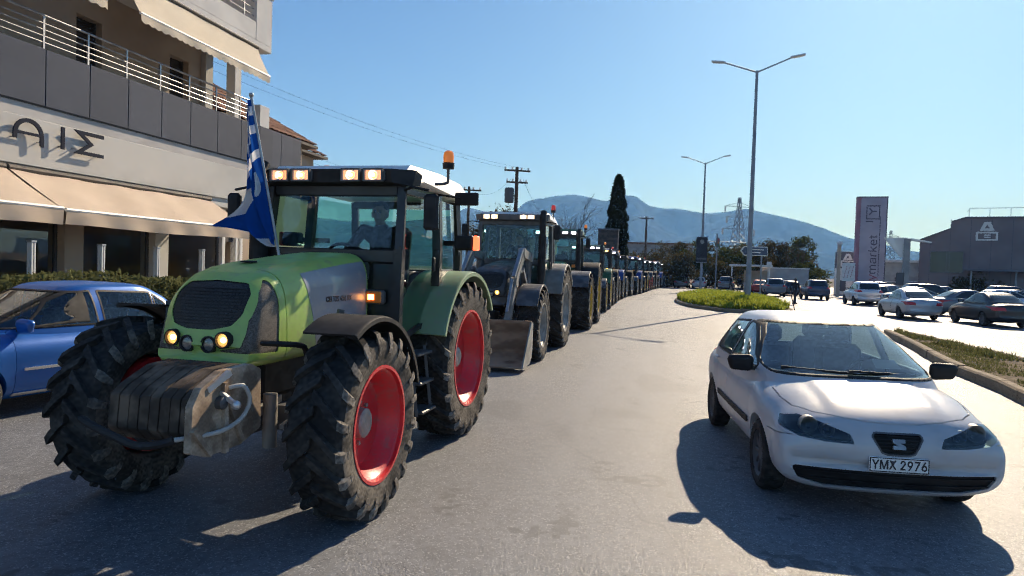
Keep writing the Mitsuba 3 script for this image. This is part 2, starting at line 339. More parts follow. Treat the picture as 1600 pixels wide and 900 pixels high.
def isl_h(q):
    d = shapely.distance(shapely.points(q), sg.Polygon(ISL).exterior)
    return .12 + .34 * np.minimum(d / 1.6, 1) ** .7 + .10 * meshkit.fbm(np.c_[q * .7, np.zeros(len(q))], 3)
def mound(poly, hf, step=.5):
    x0, y0, x1, y1 = sg.Polygon(poly).bounds; P = sg.Polygon(poly)
    g = [(x, y) for x in np.arange(x0, x1, step) for y in np.arange(y0, y1, step) if P.buffer(-.2).contains(sg.Point(x, y))]
    e = [P.exterior.interpolate(t).coords[0] for t in np.arange(0, P.length, step)]
    q = np.array(g + e); from_ = trimesh.util.submesh if 0 else None
    from scipy.spatial import Delaunay
    t = Delaunay(q).simplices; c = q[t].mean(1); t = t[[P.contains(sg.Point(*k)) for k in c]]
    z = hf(q) - .05; z[len(g):] = .1
    m = mesh(np.c_[q, z], t); s = m.face_normals[:, 2] < 0; m.faces[s] = m.faces[s][:, ::-1]; return m
struct('traffic_island', mound(ISL, isl_h), 'soil', 'low earth mound of the traffic island')
def blades(q, z0, hmin, hmax, w, rng, lean=.5):
    n = len(q); a = rng.uniform(0, 2 * np.pi, n); h = rng.uniform(hmin, hmax, n); l = rng.uniform(.1, lean, n) * h; b = rng.uniform(0, 2 * np.pi, n)
    base = np.c_[q, z0]; d = np.c_[np.cos(a), np.sin(a), 0 * a] * (w * rng.uniform(.6, 1.4, n))[:, None]; t = np.c_[np.cos(b) * l, np.sin(b) * l, h]
    mid = base + t * [.35, .35, .62]; tip = base + t
    v = np.stack([base - d, base + d, mid + d * .7, mid - d * .7, tip], 1).reshape(-1, 3); i = np.arange(n)[:, None] * 5
    return mesh(v, np.vstack([i + [0, 1, 2], i + [0, 2, 3], i + [3, 2, 4]]))
q = inside(ISL, 26000, rng); hq = isl_h(q); tall = meshkit.fbm(np.c_[q * 1.1, np.zeros(len(q)) + 4], 3)
single('grass', cat(blades(q[tall > .42], hq[tall > .42] - .06, .16, .46, .022, rng), blades(q[tall <= .42], hq[tall <= .42] - .06, .08, .22, .02, rng)), 'grass_blade', 'bright yellow green grass on the traffic island', 'grass', kind='stuff', sm=False)
q = inside(MED, 30000, rng, .12); nv = meshkit.fbm(np.c_[q * 1.3, np.zeros(len(q))], 3)
q = q[nv + rng.uniform(-.12, .12, len(q)) > .42]; far = shapely.distance(shapely.points(q), sg.LineString(MEDF)) < .75
single('grass', cat(blades(q[~far], np.full((~far).sum(), .135), .02, .08, .011, rng, .8), blades(q[far], np.full(far.sum(), .135), .05, .2, .014, rng, .7)), 'grass_dry', 'thin dull green grass along the narrow median', 'grass', kind='stuff', sm=False)

# ================================================================ hills
def hills():
    az = np.array([-60, -30, -12, -5.4, -3.6, -2.55, -1.76, -.19, 1.35, 3.42, 4.97, 6.54, 7.57, 8.47, 9.6, 11.15, 13.15, 15.13, 16.58, 18.24, 19.88, 21.73, 23.54, 25.3, 28.65, 31, 36, 45, 60])
    el = np.array([3, 3.2, 3.4, 4.0, 4.78, 4.6, 4.35, 4.45, 5.3, 5.88, 6.05, 5.78, 5.65, 6.14, 6.05, 5.2, 5.05, 4.75, 4.9, 5.1, 4.76, 4.28, 3.72, 3.1, 2.4, 1.9, 1.5, 1.2, 1.0])
    a = np.linspace(-60, 60, 520); r = np.r_[np.linspace(2300, 4300, 60), np.linspace(4340, 6000, 16)]
    H = np.tan(np.radians(PchipInterpolator(az, el)(a))) * 4300
    Am, R = np.meshgrid(np.radians(a), r); x, y = R * np.sin(Am), R * np.cos(Am)
    up = np.clip((R - 2300) / 2000, 0, 1); prof = np.where(R <= 4300, up ** 1.35, 1 - (R - 4300) / 2200)
    n1 = meshkit.fbm(np.stack([x / 420, y / 420, 0 * x], -1), 5) - .5; n2 = np.abs(meshkit.fbm(np.stack([x / 300, y / 520, 0 * x + 9], -1), 4) - .5)
    z = H * prof * (1 + 1.1 * n1 * (1 - up ** 8 * .9)) - n2 * 260 * np.sin(up * np.pi) * .8
    z += 9 * (meshkit.fbm(np.stack([x / 60, y / 60, 0 * x], -1), 3) - .5) * up
    z[0] = -2; nr, nc = x.shape; i = np.arange(nr * nc).reshape(nr, nc)
    f = np.vstack([np.c_[i[:-1, :-1].ravel(), i[1:, 1:].ravel(), i[1:, :-1].ravel()], np.c_[i[:-1, :-1].ravel(), i[:-1, 1:].ravel(), i[1:, 1:].ravel()]])
    m = mesh(np.c_[x.ravel(), y.ravel(), np.clip(z, -2, None).ravel()], f)
    return m if m.face_normals[:, 2].mean() > 0 else mesh(m.vertices, m.faces[:, ::-1])
struct('hills', hills(), 'hill', 'long hazy blue mountain ridge behind the road', sm=True)
scene['air'] = {'type': 'homogeneous', 'albedo': C((.95, .95, .95)), 'sigma_t': C((.000042, .0001, .00021))}
scene['haze'] = {'type': 'cube', 'to_world': T4().translate([0, 0, 270]) @ T4().scale([6400, 6400, 271]), 'bsdf': {'type': 'null'}, 'interior': {'type': 'ref', 'id': 'air'}}
labels['haze'] = {'kind': 'stuff', 'label': 'thin blue haze over the valley'}

# ================================================================ restaurant building on the left; local axes: x out of the facade, y along it, z up
TB = mi.ScalarTransform4f([[BN[0], BD[0], 0, BT[0]], [BN[1], BD[1], 0, BT[1]], [0, 0, 1, 0], [0, 0, 0, 1]])
kb = Kit(); S0 = 5.0
kb.add('slab', span((-7, S0, 4.35), (-.03, 20.9, 4.6), .01), 'render_grey')
kb.add('fascia', cat(span((-.35, S0, 3.45), (0, 20.6, 4.348), .008), span((-.42, S0, 3.22), (-.06, 20.6, 3.447))), 'render_cream')
kb.add('ceiling', span((-7, S0, 3.2), (-.44, 20.5, 3.3)), 'render_grey')
J = [S0 + .35, 6.49, 7.53, 8.58, 9.62, 10.67, 11.7, 12.74, 13.76, 14.81, 15.86, 16.9, 17.92, 18.99, 20.04, 20.94]
for a, b in zip(J[:-1], J[1:]):
    kb.add('parapet_panel', span((0, a + .009, 4.62), (.03, b - .009, 5.70 + rng.normal(0, .004)), .004), 'panel_grey')
for a, b in ((20.94, 22.1), (22.1, 23.3)):
    kb.add('parapet_panel', span((0, a + .009, 4.62), (.03, b - .009, 5.72), .004), 'panel_grey')
kb.add('parapet_core', span((-.12, S0, 4.6), (-.012, 20.9, 5.66)), 'metal_dark')
kb.add('balcony_end', cat(span((-2.2, 20.9, 4.35), (-.03, 23.28, 4.6), .01), span((-2.2, 23.2, 4.602), (-.02, 23.3, 5.66), .01), span((-.12, 20.9, 4.602), (-.012, 23.19, 5.66))), 'render_grey')
rl = kb.name('railing')
for s in np.r_[J[1:-1:1]][::1]:
    kb.add('post', span((-.05, s - .02, 5.6), (-.02, s + .02, 6.36)), 'steel', rl)
for z in (5.83, 5.95, 6.07, 6.19, 6.34):
    kb.add('rail', tube([(-.035, S0, z), (-.035, 20.5, z)], .016 if z < 6.3 else .024, 6), 'steel', rl)
# upper storey
W = [(S0, 13.4), (14.1, 15.95), (16.68, 18.98), (19.73, 20.25)]
for a, b in W: kb.add('wall', span((-1.75, a, 4.6), (-1.45, b, 7.95)), 'wall_beige')
kb.add('wall', span((-1.75, S0, 7.25), (-1.449, 20.25, 7.949)), 'wall_beige')
for a, b in ((13.4, 14.1), (15.95, 16.68), (18.98, 19.73)):
    d = kb.add('balcony_door', span((-1.72, a, 4.6), (-1.68, b, 7.25)), 'wood_shadow_dark')
    for z in np.arange(4.72, 7.2, .085): kb.add('slat', rot(span((-1.69, a + .04, z), (-1.64, b - .04, z + .012)), 'y', 30, (-1.665, 0, z)), 'wood_shadow_dark', d)
    kb.add('frame', cat(span((-1.68, a, 4.6), (-1.62, a + .05, 7.25)), span((-1.68, b - .05, 4.6), (-1.62, b, 7.25))), 'metal_dark', d)
kb.add('column', span((-1.6, 20.27, 4.6), (-1.3, 20.6, 7.95), .01), 'render_cream')
kb.add('column', span((-1.5, 21.5, 4.6), (-1.2, 21.82, 7.95), .01), 'render_white')
kb.add('back_wall', span((-6.6, S0, 4.6), (-6.4, 20.2, 7.95)), 'wall_beige')
kb.add('balcony_box', span((-.5, 21.0, 5.72), (-.02, 21.5, 6.35), .01), 'render_white')
kb.add('upper_slab', span((-7, S0, 7.95), (0, 21.5, 8.12), .01), 'render_white')
kb.add('upper_parapet', cat(span((-.16, S0, 8.12), (0, 20.68, 8.62), .008), span((-1.2, 20.7, 8.12), (0, 21.5, 9.52), .01)), 'render_white')
kb.add('coping', span((-1.23, 20.67, 9.522), (.03, 21.53, 9.57)), 'render_grey')
kb.add('wall', span((-2.2, S0, 8.12), (-1.9, 21.0, 11.2)), 'wall_beige')
kb.add('roof', span((-7, S0 - .3, 11.2), (.1, 21.6, 11.5)), 'render_grey')
for s in (14.5, 16.6, 18.6, 20.2): kb.add('post', span((-.1, s, 8.62), (-.07, s + .03, 9.4)), 'steel', kb.name('upper_railing'))
for z in (8.8, 9.0, 9.2, 9.4): kb.add('rail', tube([(-.085, S0, z), (-.085, 20.68, z)], .014, 6), 'steel', 'upper_railing')
# awnings: rounded fabric sheets with a scalloped or plain valance
def sheetm(fn, nu, nv, th=.004):
    u, v = np.meshgrid(np.linspace(0, 1, nu), np.linspace(0, 1, nv)); P = np.asarray(fn(u, v)); P = np.moveaxis(P, 0, -1)
    i = np.arange(nu * nv).reshape(nv, nu); f = np.vstack([np.c_[i[:-1, :-1].ravel(), i[:-1, 1:].ravel(), i[1:, 1:].ravel()], np.c_[i[:-1, :-1].ravel(), i[1:, 1:].ravel(), i[1:, :-1].ravel()]])
    return mesh(P.reshape(-1, 3), f)
def awning(s0, s1, n0, z0, n1, z1, drop, scallop, mat, seed):
    a = kb.name('awning'); L = s1 - s0
    sag = lambda u, v: .035 * np.sin(v * np.pi) * (1 + .5 * np.sin(u * L * 2.2 + seed)) + .012 * np.sin(u * L * 5 + v * 3 + seed)
    kb.add('fabric', sheetm(lambda u, v: (n0 + (n1 - n0) * v + 0 * u, s0 + L * u, z0 + (z1 - z0) * v - sag(u, v)), int(L * 8), 14), mat, a, sm=True)
    ph = lambda u: u * L / .22
    low = lambda u: drop * (1 + (.22 * (np.abs(np.sin(ph(u) * np.pi)) - .6) if scallop else .06 * np.sin(u * L * 1.3 + seed)))
    kb.add('valance', sheetm(lambda u, v: (n1 + .03 * v * np.sin(u * L * 6 + seed) * (.6 if scallop else 1) + .02, s0 + L * u, z1 - low(u) * v), int(L * 26), 6), mat, a, sm=True)
    kb.add('front_bar', tube([(n1, s0, z1), (n1, s1, z1)], .034, 8), 'frame_white', a)
    kb.add('roller', tube([(n0, s0, z0 + .02), (n0, s1, z0 + .02)], .06, 10), 'wood_shadow_dark', a)  # roller coloured dark brown to draw the shadow line above the fabric
    for s in (s0 + .15, s1 - .15): kb.add('arm', tube([(n0, s, z0 - .25), ((n0 + n1) / 2, s, (z0 + z1) / 2 - .16), (n1, s, z1 - .02)], .02, 6), 'frame_white', a)
awning(15.78, 20.85, -.05, 7.93, .36, 7.10, .19, True, 'canvas_pale', 1.0)
awning(9.5, 14.85, -.05, 7.93, .36, 7.02, .19, True, 'canvas_pale', 2.0)
awning(6.2, 12.93, .02, 3.34, 1.3, 2.62, .30, False, 'canvas', 3.0)
awning(12.99, 18.75, .02, 3.34, 1.3, 2.60, .27, False, 'canvas', 4.4)
# ground floor shop front
kb.add('floor', span((-7, S0, .1), (-.1, 20.5, .135)), 'paving')
kb.add('back_wall', span((-6.4, S0, .13), (-6.2, 20.5, 3.2)), 'dark_room')
kb.add('side_wall', span((-6.4, S0 - .2, 0), (0, S0, 11.2)), 'wall_beige')
kb.add('side_wall', span((-6.4, 20.5, 0), (-.4, 20.7, 4.35)), 'wall_beige')
kb.add('sill_wall', span((-.5, S0, .1), (-.3, 19.7, .62)), 'render_grey')
for a, b, m in ((14.47, 14.95, 'wall_beige'), (17.04, 17.5, 'render_cream'), (11.9, 12.4, 'wall_beige')): kb.add('pillar', span((-.62, a, .1), (-.2, b, 3.22), .01), m)
gl = [S0 + .2, 7.6, 9.6, 11.9, 12.4, 14.47, 14.95, 17.04, 17.5, 19.7]
for a, b in ((5.2, 7.6), (7.6, 9.6), (9.6, 11.9), (12.4, 14.47), (14.95, 17.04), (17.5, 19.7)):
    w = kb.add('window', cat(span((-.44, a, .62), (-.38, a + .06, 3.2)), span((-.44, b - .06, .62), (-.38, b, 3.2)), span((-.44, a + .06, 3.12), (-.38, b - .06, 3.2)), span((-.44, a + .06, .621), (-.38, b - .06, .69))), 'metal_dark')
    kb.add('pane', mesh([(-.41, a + .06, .69), (-.41, b - .06, .69), (-.41, b - .06, 3.12), (-.41, a + .06, 3.12)], [(0, 1, 2), (0, 2, 3)]), 'glass_shop', w, sm=False)
for a, b in ((19.72, 19.86), (20.34, 20.44), (20.56, 20.68)): kb.add('door_post', span((-.45, a, .1), (-.28, b, 3.2), .008), 'frame_white')
kb.add('door', cat(span((-.41, 19.9, .13), (-.36, 20.3, 1.1)), span((-.41, 19.9, 2.3), (-.36, 20.3, 3.0))), 'wood_shadow_dark')
# lettering on the fascia: arch-shaped A, a bar I and a sigma standing proud of the wall
def stroke(pts, w): return sg.LineString(pts).buffer(w / 2, cap_style=2, join_style=2)
arc = [(13.62, 3.83), (13.62, 4.02)] + [(13.34 + .28 * math.cos(t), 4.0 + .26 * math.sin(t)) for t in np.linspace(0, math.pi, 14)] + [(13.06, 3.9)]
LET = {'letter_a': stroke(arc, .075).union(stroke([(13.06, 4.02), (13.62, 4.02)], .05)),
       'letter_i': stroke([(14.09, 3.86), (14.09, 4.29)], .075),
       'letter_sigma': stroke([(15.1, 4.27), (14.47, 4.27), (14.78, 4.07), (14.47, 3.87), (15.1, 3.87)], .07)}
sgn = kb.name('sign')
for nm, g in LET.items():
    b = kb.add(nm, extrx(g, .085, .115), 'letter_navy', sgn)
    kb.add('pin', cat(*[bar((0, x, z), (.09, x, z), .016) for x, z in ([(g.bounds[0] + .04, 3.92), (g.bounds[2] - .05, 3.9)])]), 'metal_dark', b)
place(kb, 'restaurant_building', 'cream restaurant building with dark grey balcony panels, beige awnings and big dark lettering', 'building', TB)
# hedge and glass windscreen posts on the pavement
def leaves(P, size, rng, flat=.0):
    n = len(P); a = rng.normal(size=(n, 3)); a /= np.linalg.norm(a, axis=1, keepdims=True); b = np.cross(a, rng.normal(size=(n, 3))); b /= np.linalg.norm(b, axis=1, keepdims=True)
    s = size * rng.uniform(.6, 1.35, (n, 1)); c = np.cross(a, b)
    v = np.stack([P - b * s, P - a * s * .42 + c * s * .12, P + b * s, P + a * s * .42 + c * s * .12], 1).reshape(-1, 3); i = np.arange(n)[:, None] * 4
    return mesh(v, np.vstack([i + [0, 1, 2], i + [0, 2, 3]]))
kh = Kit(); n = 15000
P = np.c_[rng.uniform(1.32, 2.02, n), rng.uniform(6, 19.4, n), rng.uniform(0, 1, n)]
top = 1.28 + .26 * meshkit.fbm(np.c_[P[:, 1] * 1.4, P[:, 0], 0 * P[:, 0]], 3) + .1 * np.sin(P[:, 1] * 1.1)
P[:, 2] = .42 + (top - .42) * P[:, 2] ** .6
P[:, 0] += (rng.uniform(-1, 1, n) ** 3) * .12
kh.add('foliage', leaves(P, .065, rng), 'leaf_hedge', sm=False, kind='stuff')
kh.add('stems', cat(*[tube([(1.65 + rng.uniform(-.2, .2), s, .4), (1.65 + rng.uniform(-.25, .25), s + .1, 1.1)], .018, 5) for s in np.arange(6.1, 19.3, .4)]), 'bark', kind='stuff')
kh.add('planter', cat(span((1.28, 6, .12), (2.06, 19.45, .5), .02)), 'concrete')
place(kh, 'hedge', 'long clipped hedge in a low planter in front of the restaurant windows', 'hedge', TB)
for i, (s, w) in enumerate(((10.9, 'first post of the windbreak, left of the frame edge'), (12.45, 'pale windbreak post behind the hedge at the far left of the photo'), (13.96, 'pale windbreak post behind the hedge above the roof of the blue car'), (15.45, 'pale windbreak post behind the hedge above the tail of the blue car'), (16.92, 'pale windbreak post behind the hedge nearest the green tractor'))):
    if i == 0: continue
    k = Kit(); k.add('shaft', span((1.1, s - .045, .13), (1.2, s - .008, 2.0), .006), 'frame_white'); k.add('shaft', span((1.1, s + .008, .13), (1.2, s + .045, 2.0), .006), 'frame_white'); k.add('cap', span((1.09, s - .05, 2.0), (1.21, s + .05, 2.03)), 'metal_pale')
    place(k, 'windbreak_post', w, 'post', TB, 'windbreak posts by the hedge')
# houses with tiled roofs behind the restaurant
def house(x, y, w, d, h, rise, rz, label):
    k = Kit()
    k.add('wall', span((0, 0, 0), (w, d, h)), 'wall_beige')
    rf = k.name('roof'); e = .45; Wd, Dd = w + 2 * e, d + 2 * e; hd = min(Wd, Dd) / 2
    for q, (L_, ox, oy) in enumerate(((Wd, -e, -e), (Dd, w + e, -e), (Wd, w + e, d + e), (Dd, -e, d + e))):   # hip roof: four slopes of barrel tile rows
        ms = []; rows = 9; cq, sq = math.cos(q * math.pi / 2), math.sin(q * math.pi / 2)
        for r in range(rows):
            t0, t1 = r / rows, min((r + 1.1) / rows, 1); u0, u1 = t0 * hd, t1 * hd
            xx = np.linspace(u0, L_ - u0, max(3, int((L_ - 2 * u0) / .05))); bump = .045 * np.abs(np.sin(xx / .3 * math.pi)); xt = np.clip(xx, u1, L_ - u1)
            v = np.vstack([np.c_[xx, np.full_like(xx, u0), h - .1 + rise * t0 + .03 + bump], np.c_[xt, np.full_like(xx, u1), h - .1 + rise * t1 + bump]])
            v = np.c_[ox + v[:, 0] * cq - v[:, 1] * sq, oy + v[:, 0] * sq + v[:, 1] * cq, v[:, 2]]; i = np.arange(len(xx) - 1); m_ = len(xx)
            ms.append(mesh(v, np.vstack([np.c_[i, i + 1, i + 1 + m_], np.c_[i, i + 1 + m_, i + m_]])))
        k.add('tile_slope', cat(*ms), 'roof_tile', rf, sm=False, kind='stuff')
    k.add('eaves', span((-e, -e, h - .2), (w + e, d + e, h - .1)), 'wood_shadow_dark', rf)
    for (yy, z0, z1) in ((d * .3, h - 2.0, h - .7), (d * .7, h - 2.0, h - .7)):
        wn = k.add('window', cat(span((w - .02, yy - .5, z0), (w + .05, yy - .42, z1)), span((w - .02, yy + .42, z0), (w + .05, yy + .5, z1)), span((w - .02, yy - .42, z1 - .08), (w + .05, yy + .42, z1))), 'wood_shadow_dark')
        k.add('pane', span((w - .01, yy - .42, z0), (w + .015, yy + .42, z1 - .08)), 'dark_glass', wn)
    for xx in (w - 1.6, w * .5):
        wn = k.add('window', cat(span((xx - .5, -.06, h - 2.1), (xx - .42, .02, h - .75)), span((xx + .42, -.06, h - 2.1), (xx + .5, .02, h - .75)), span((xx - .42, -.06, h - .83), (xx + .42, .02, h - .75))), 'wood_shadow_dark')
        k.add('pane', span((xx - .42, -.02, h - 2.1), (xx + .42, .01, h - .83)), 'dark_glass', wn)
    place(k, 'house', label, 'house', TM(x, y, 0, rz))
house(-9.53, 22.39, 5.25, 8.0, 6.48, 2.0, math.pi / 2 - .2166, 'beige house with a brown tiled roof right behind the restaurant')
house(-9.17, 28.35, 2.0, 5.5, 6.48, .85, math.pi / 2 - .2166, 'narrow tiled house wing just beyond the first tiled house')
# ================================================================ street lamps, poles, signs
def street_lamp(x, y, H, az, label, L=1.68):
    k = Kit(); d = np.array([math.cos(az), math.sin(az), 0])
    k.add('pole', lathe([(.001, 0), (.16, 0), (.155, 1.2), (.14, 1.25), (.11, H * .5), (.07, H), (.001, H)], 14), 'galvanised')
    k.add('base_plate', box((0, 0, .1), (.42, .42, .05), .01), 'galvanised')
    k.add('service_door', span((-.05, -.17, .7), (.05, -.15, 1.0), .004), 'galvanised')
    for s in (-1, 1):
        e = d * s * L + A(0, 0, H + .55); a = k.add('arm', tube([A(0, 0, H - .08), d * s * .3 + A(0, 0, H + .03), e], [.045, .04, .035], 8), 'galvanised')
        hd = e + d * s * .32 + A(0, 0, .07)
        m = rot(rot(box((0, 0, 0), (.75, .26, .09), .035), 'y', -8), 'z', math.degrees(math.atan2(d[1] * s, d[0] * s)))
        l = k.add('lamp_head', mv(m, *hd), 'metal_pale'); g = rot(rot(box((.04, 0, -.05), (.5, .2, .02), .008), 'y', -8), 'z', math.degrees(math.atan2(d[1] * s, d[0] * s)))
        k.add('lens', mv(g, *hd), 'lamp_glass', l)
    return place(k, 'street_lamp', label, 'street lamp', TM(x, y), 'double-arm street lamps')
street_lamp(12.69, 37.6, 12.75, -.38, 'tall double-arm street lamp standing on the grassy traffic island')
street_lamp(18.6, 69.0, 12.75, -.38, 'second double-arm street lamp further back, with a dark banner on its pole')
k = Kit(); k.add('panel', span((-.55, -.05, 3.75), (.55, .05, 6.2), .01), 'trouser_dark')
k.add('emblem', cat(rot(lathe([(.001, 0), (.2, 0), (.2, .03), (.001, .03)], 16, 'y'), 'z', 180)), 'letter_side')
k.parts[-1] = ('emblem', mikit.ply(mv(lathe([(.001, -.07), (.21, -.07), (.21, -.05), (.001, -.05)], 18, 'y'), 0, 0, 5.75), 'rim_pale', smooth=35), None, None)
k.add('band', span((-.5, -.062, 4.0), (.5, -.052, 4.18)), 'metal_dark'); k.add('clamp', cat(span((-.5, -.03, 6.2), (.5, .03, 6.26)), span((-.5, -.03, 3.69), (.5, .03, 3.75))), 'galvanised')
place(k, 'banner', 'dark brown advertising banner hung on the second street lamp', 'banner', TM(18.5, 68.75, -.75, .1))
def pole(x, y, H, label, arms=1, mat='bark', r=.13, az=.2, cap=False):
    k = Kit(); k.add('shaft', lathe([(.001, 0), (r * 1.25, 0), (r * .8, H), (.001, H)], 10), mat)
    for i in range(arms):
        z = H - .25 - i * .75; a = k.add('crossarm', rot(box((0, -r, z), (1.7 - .3 * i, .1, .1), .01), 'z', math.degrees(az), (0, 0, 0)), 'bark')
        for s in (-.75, -.3, .3, .75):
            k.add('insulator', mv(lathe([(.001, 0), (.05, 0), (.07, .06), (.04, .1), (.06, .16), (.001, .2)], 8), s * math.cos(az) * (1 - .17 * i), s * math.sin(az), z + .05), 'frame_white', a)
    if cap:
        k.add('transformer', lathe([(.001, H - 2.3), (.28, H - 2.3), (.3, H - 2.2), (.3, H - 1.45), (.24, H - 1.35), (.001, H - 1.35)], 14), 'metal_dark')
        k.parts[-1] = (k.parts[-1][0], mikit.ply(mv(lathe([(.001, H - 2.3), (.28, H - 2.3), (.3, H - 2.2), (.3, H - 1.45), (.24, H - 1.35), (.001, H - 1.35)], 14), -.45, -.1, 0), 'metal_dark', smooth=35), None, None)
        k.add('bracket', span((-.5, -.06, H - 1.9), (-.1, .06, H - 1.8)), 'metal_dark')
    place(k, 'utility_pole', label, 'utility pole', TM(x, y), 'wooden utility poles')
pole(.08, 45.0, 8.3, 'dark utility pole with a transformer above the second tractor', 2, cap=True)
pole(-3.15, 48.0, 7.3, 'thin utility pole just right of the amber beacon', 1, r=.1)
pole(15.1, 80.0, 8.2, 'utility pole with a wide crossarm right of the cypress', 1)
pole(-1.6, 72, 7.2, 'small distant utility pole left of the red beacon', 1)
pole(4.9, 84, 7.0, 'small distant utility pole behind the third tractor', 1)
def wire(a, b, sag, label, r=.011):
    t = np.linspace(0, 1, 26)[:, None]; p = A(*a) * (1 - t) + A(*b) * t; p[:, 2] -= sag * 4 * (t * (1 - t))[:, 0]
    single('power_line', tube(p, r, 5), 'metal_dark', label, 'power line', group='overhead power lines')
for i, (a, b) in enumerate((((-.6, 44.9, 8.2), (-14, 24, 9.6)), ((.6, 45, 8.2), (-13.5, 25, 9.9)), ((-.3, 44.9, 7.5), (-3.2, 48, 7.2)), ((-3.4, 48, 7.1), (-15, 30, 8.6)), ((-3, 48, 7.1), (-14.5, 34, 8.3)))):
    wire(a, b, .5 + .1 * i, ('upper power line from the transformer pole over the cab roof to the left', 'second upper power line from the transformer pole, just above the first', 'short low power line between the transformer pole and the thin pole', 'lower power line from the thin pole behind the cab to the left', 'lowest power line from the thin pole towards the tiled house')[i], .006)
wire((14.5, 80, 8.1), (4.9, 84, 7.0), .9, 'thin pale power line from the pole right of the cypress', .014); wire((.5, 45, 7.5), (4.9, 84, 7.0), .8, 'thin black power line running away along the road', .012)
# lattice pylons
def pylon(x, y, H, label, rz):
    k = Kit(); w = lambda z: .11 * H * (1 - z / H) ** 1.25 + .35; L = []; Z = np.r_[np.linspace(0, H * .9, 12), H]
    for i in range(len(Z) - 1):
        a, b = w(Z[i]), w(Z[i + 1])
        for c in range(4):
            s0, s1 = ((-1, -1), (1, -1), (1, 1), (-1, 1))[c], ((1, -1), (1, 1), (-1, 1), (-1, -1))[c]
            L.append(bar((s0[0] * a, s0[1] * a, Z[i]), (s0[0] * b, s0[1] * b, Z[i + 1]), .2)); L.append(bar((s0[0] * a, s0[1] * a, Z[i]), (s1[0] * b, s1[1] * b, Z[i + 1]), .12)); L.append(bar((s1[0] * a, s1[1] * a, Z[i]), (s0[0] * b, s0[1] * b, Z[i + 1]), .12))
    k.add('lattice', cat(L), 'galvanised', sm=False, kind='stuff')
    for z, l in ((H * .62, 6.8), (H * .76, 5.2), (H * .89, 6.0)):
        a = k.add('crossarm', cat(bar((-l, 0, z), (l, 0, z), .2), bar((-l, 0, z), (0, 0, z + 1.6), .14), bar((l, 0, z), (0, 0, z + 1.6), .14)), 'galvanised')
        for s in (-1, 1): k.add('insulator', mv(lathe([(.001, -2.2), (.28, -2.1), (.32, -1), (.28, 0), (.001, 0)], 8), s * l, 0, z), 'frame_white', a)
    place(k, 'pylon', label, 'pylon', TM(x, y, 0, rz), 'power pylons')
pylon(83.3, 260, 30.6, 'steel lattice pylon in front of the mountain, left of the market tower', .3)
pylon(226, 420, 31.6, 'small far lattice pylon right of the market tower', .3)
# direction sign, traffic light, canopy sign
k = Kit(); k.add('post', tube([(-.25, .06, 0), (-.25, .06, 3.5)], .045, 8), 'galvanised'); k.add('post', tube([(.55, .06, 0), (.55, .06, 3.5)], .045, 8), 'galvanised')
ar = [(-.72, 0), (-.5, .26), (.86, .26), (.86, -.26), (-.5, -.26)]; k.add('board', mv(extry(ar, -.02, .02), 0, 0, 3.18), 'frame_white')
k.add('face', mv(extry([(-.64, 0), (-.47, .21), (.82, .21), (.82, -.21), (-.47, -.21)], -.03, -.0202), 0, 0, 3.18), 'paint_navy')
k.add('lettering', cat(*[mv(span((-.3, -.034, z), (w, -.0302, z + .055)), 0, 0, 3.18) for z, w in ((.06, .62), (-.1, .45))]), 'frame_white')
place(k, 'direction_sign', 'blue arrow shaped direction sign on the island pointing left', 'road sign', TM(13.2, 38.6, 0, .1))
k = Kit(); k.add('pole', tube([(0, 0, 0), (0, 0, 6.2)], .07, 10), 'galvanised'); k.add('arm', tube([(-1.6, 0, 5.35), (3.2, 0, 5.35)], .045, 8), 'galvanised')
sh = k.add('signal_head', span((-.17, -.32, 4.75), (.17, -.1, 5.75), .03), 'metal_dark')
for i, (z, m) in enumerate(((5.55, 'tail_red'), (5.25, 'amber_plastic'), (4.95, 'deep_green'))): k.add('lens', mv(lathe([(.001, -.35), (.1, -.335), (.11, -.31), (.001, -.31)], 14, 'y'), 0, 0, z), m, sh)
place(k, 'traffic_light', 'dark traffic light with a long arm, between the banner and the pylon', 'traffic light', TM(21.8, 75, 0, .1))
k = Kit(); k.add('post', span((-.28, -.28, 0), (.28, .28, 6.0), .02), 'concrete'); k.add('panel', extry([(-2.1, 6.1), (.05, 6.1), (.05, 4.0), (-.6, 4.2)], -.06, .06), 'frame_white')
k.add('wing', extry([(.3, 5.85), (2.1, 5.6), (2.05, 5.72), (.3, 6.05)], -.5, .5), 'metal_pale'); k.add('box', span((-.9, -.5, 1.4), (-.2, -.3, 2.6), .03), 'metal_dark')
k.add('stripe', extry([(-1.85, 6.02), (-1.3, 6.02), (-.35, 4.3), (-.5, 4.3)], -.075, -.061), 'metal_pale')
place(k, 'station_sign', 'pale totem sign with a slanted triangular panel beside the market tower', 'sign', TM(39.3, 70, 0, -.3))
k = Kit(); k.add('shaft', span((-.16, -.16, 0), (.16, .16, 5.2), .02), 'canvas'); k.add('lamp', mv(lathe([(.001, 0), (.25, 0), (.3, .2), (.1, .4), (.001, .4)], 10), 0, 0, 5.2), 'frame_white')
k.add('banner', span((.31, -.03, 1.6), (1.5, .03, 3.4), .01), 'roof_white'); k.add('red_letters', cat(*[bar((.5 + i * .3, -.04, 1.9), (.75 + i * .3 * (1), -.04, 3.1), .09, .02) for i in range(3)]), 'tail_red')
place(k, 'advertising_post', 'slim pale advertising post with a red and white banner, left of the market tower', 'sign', TM(32.6, 70, 0, -.3))
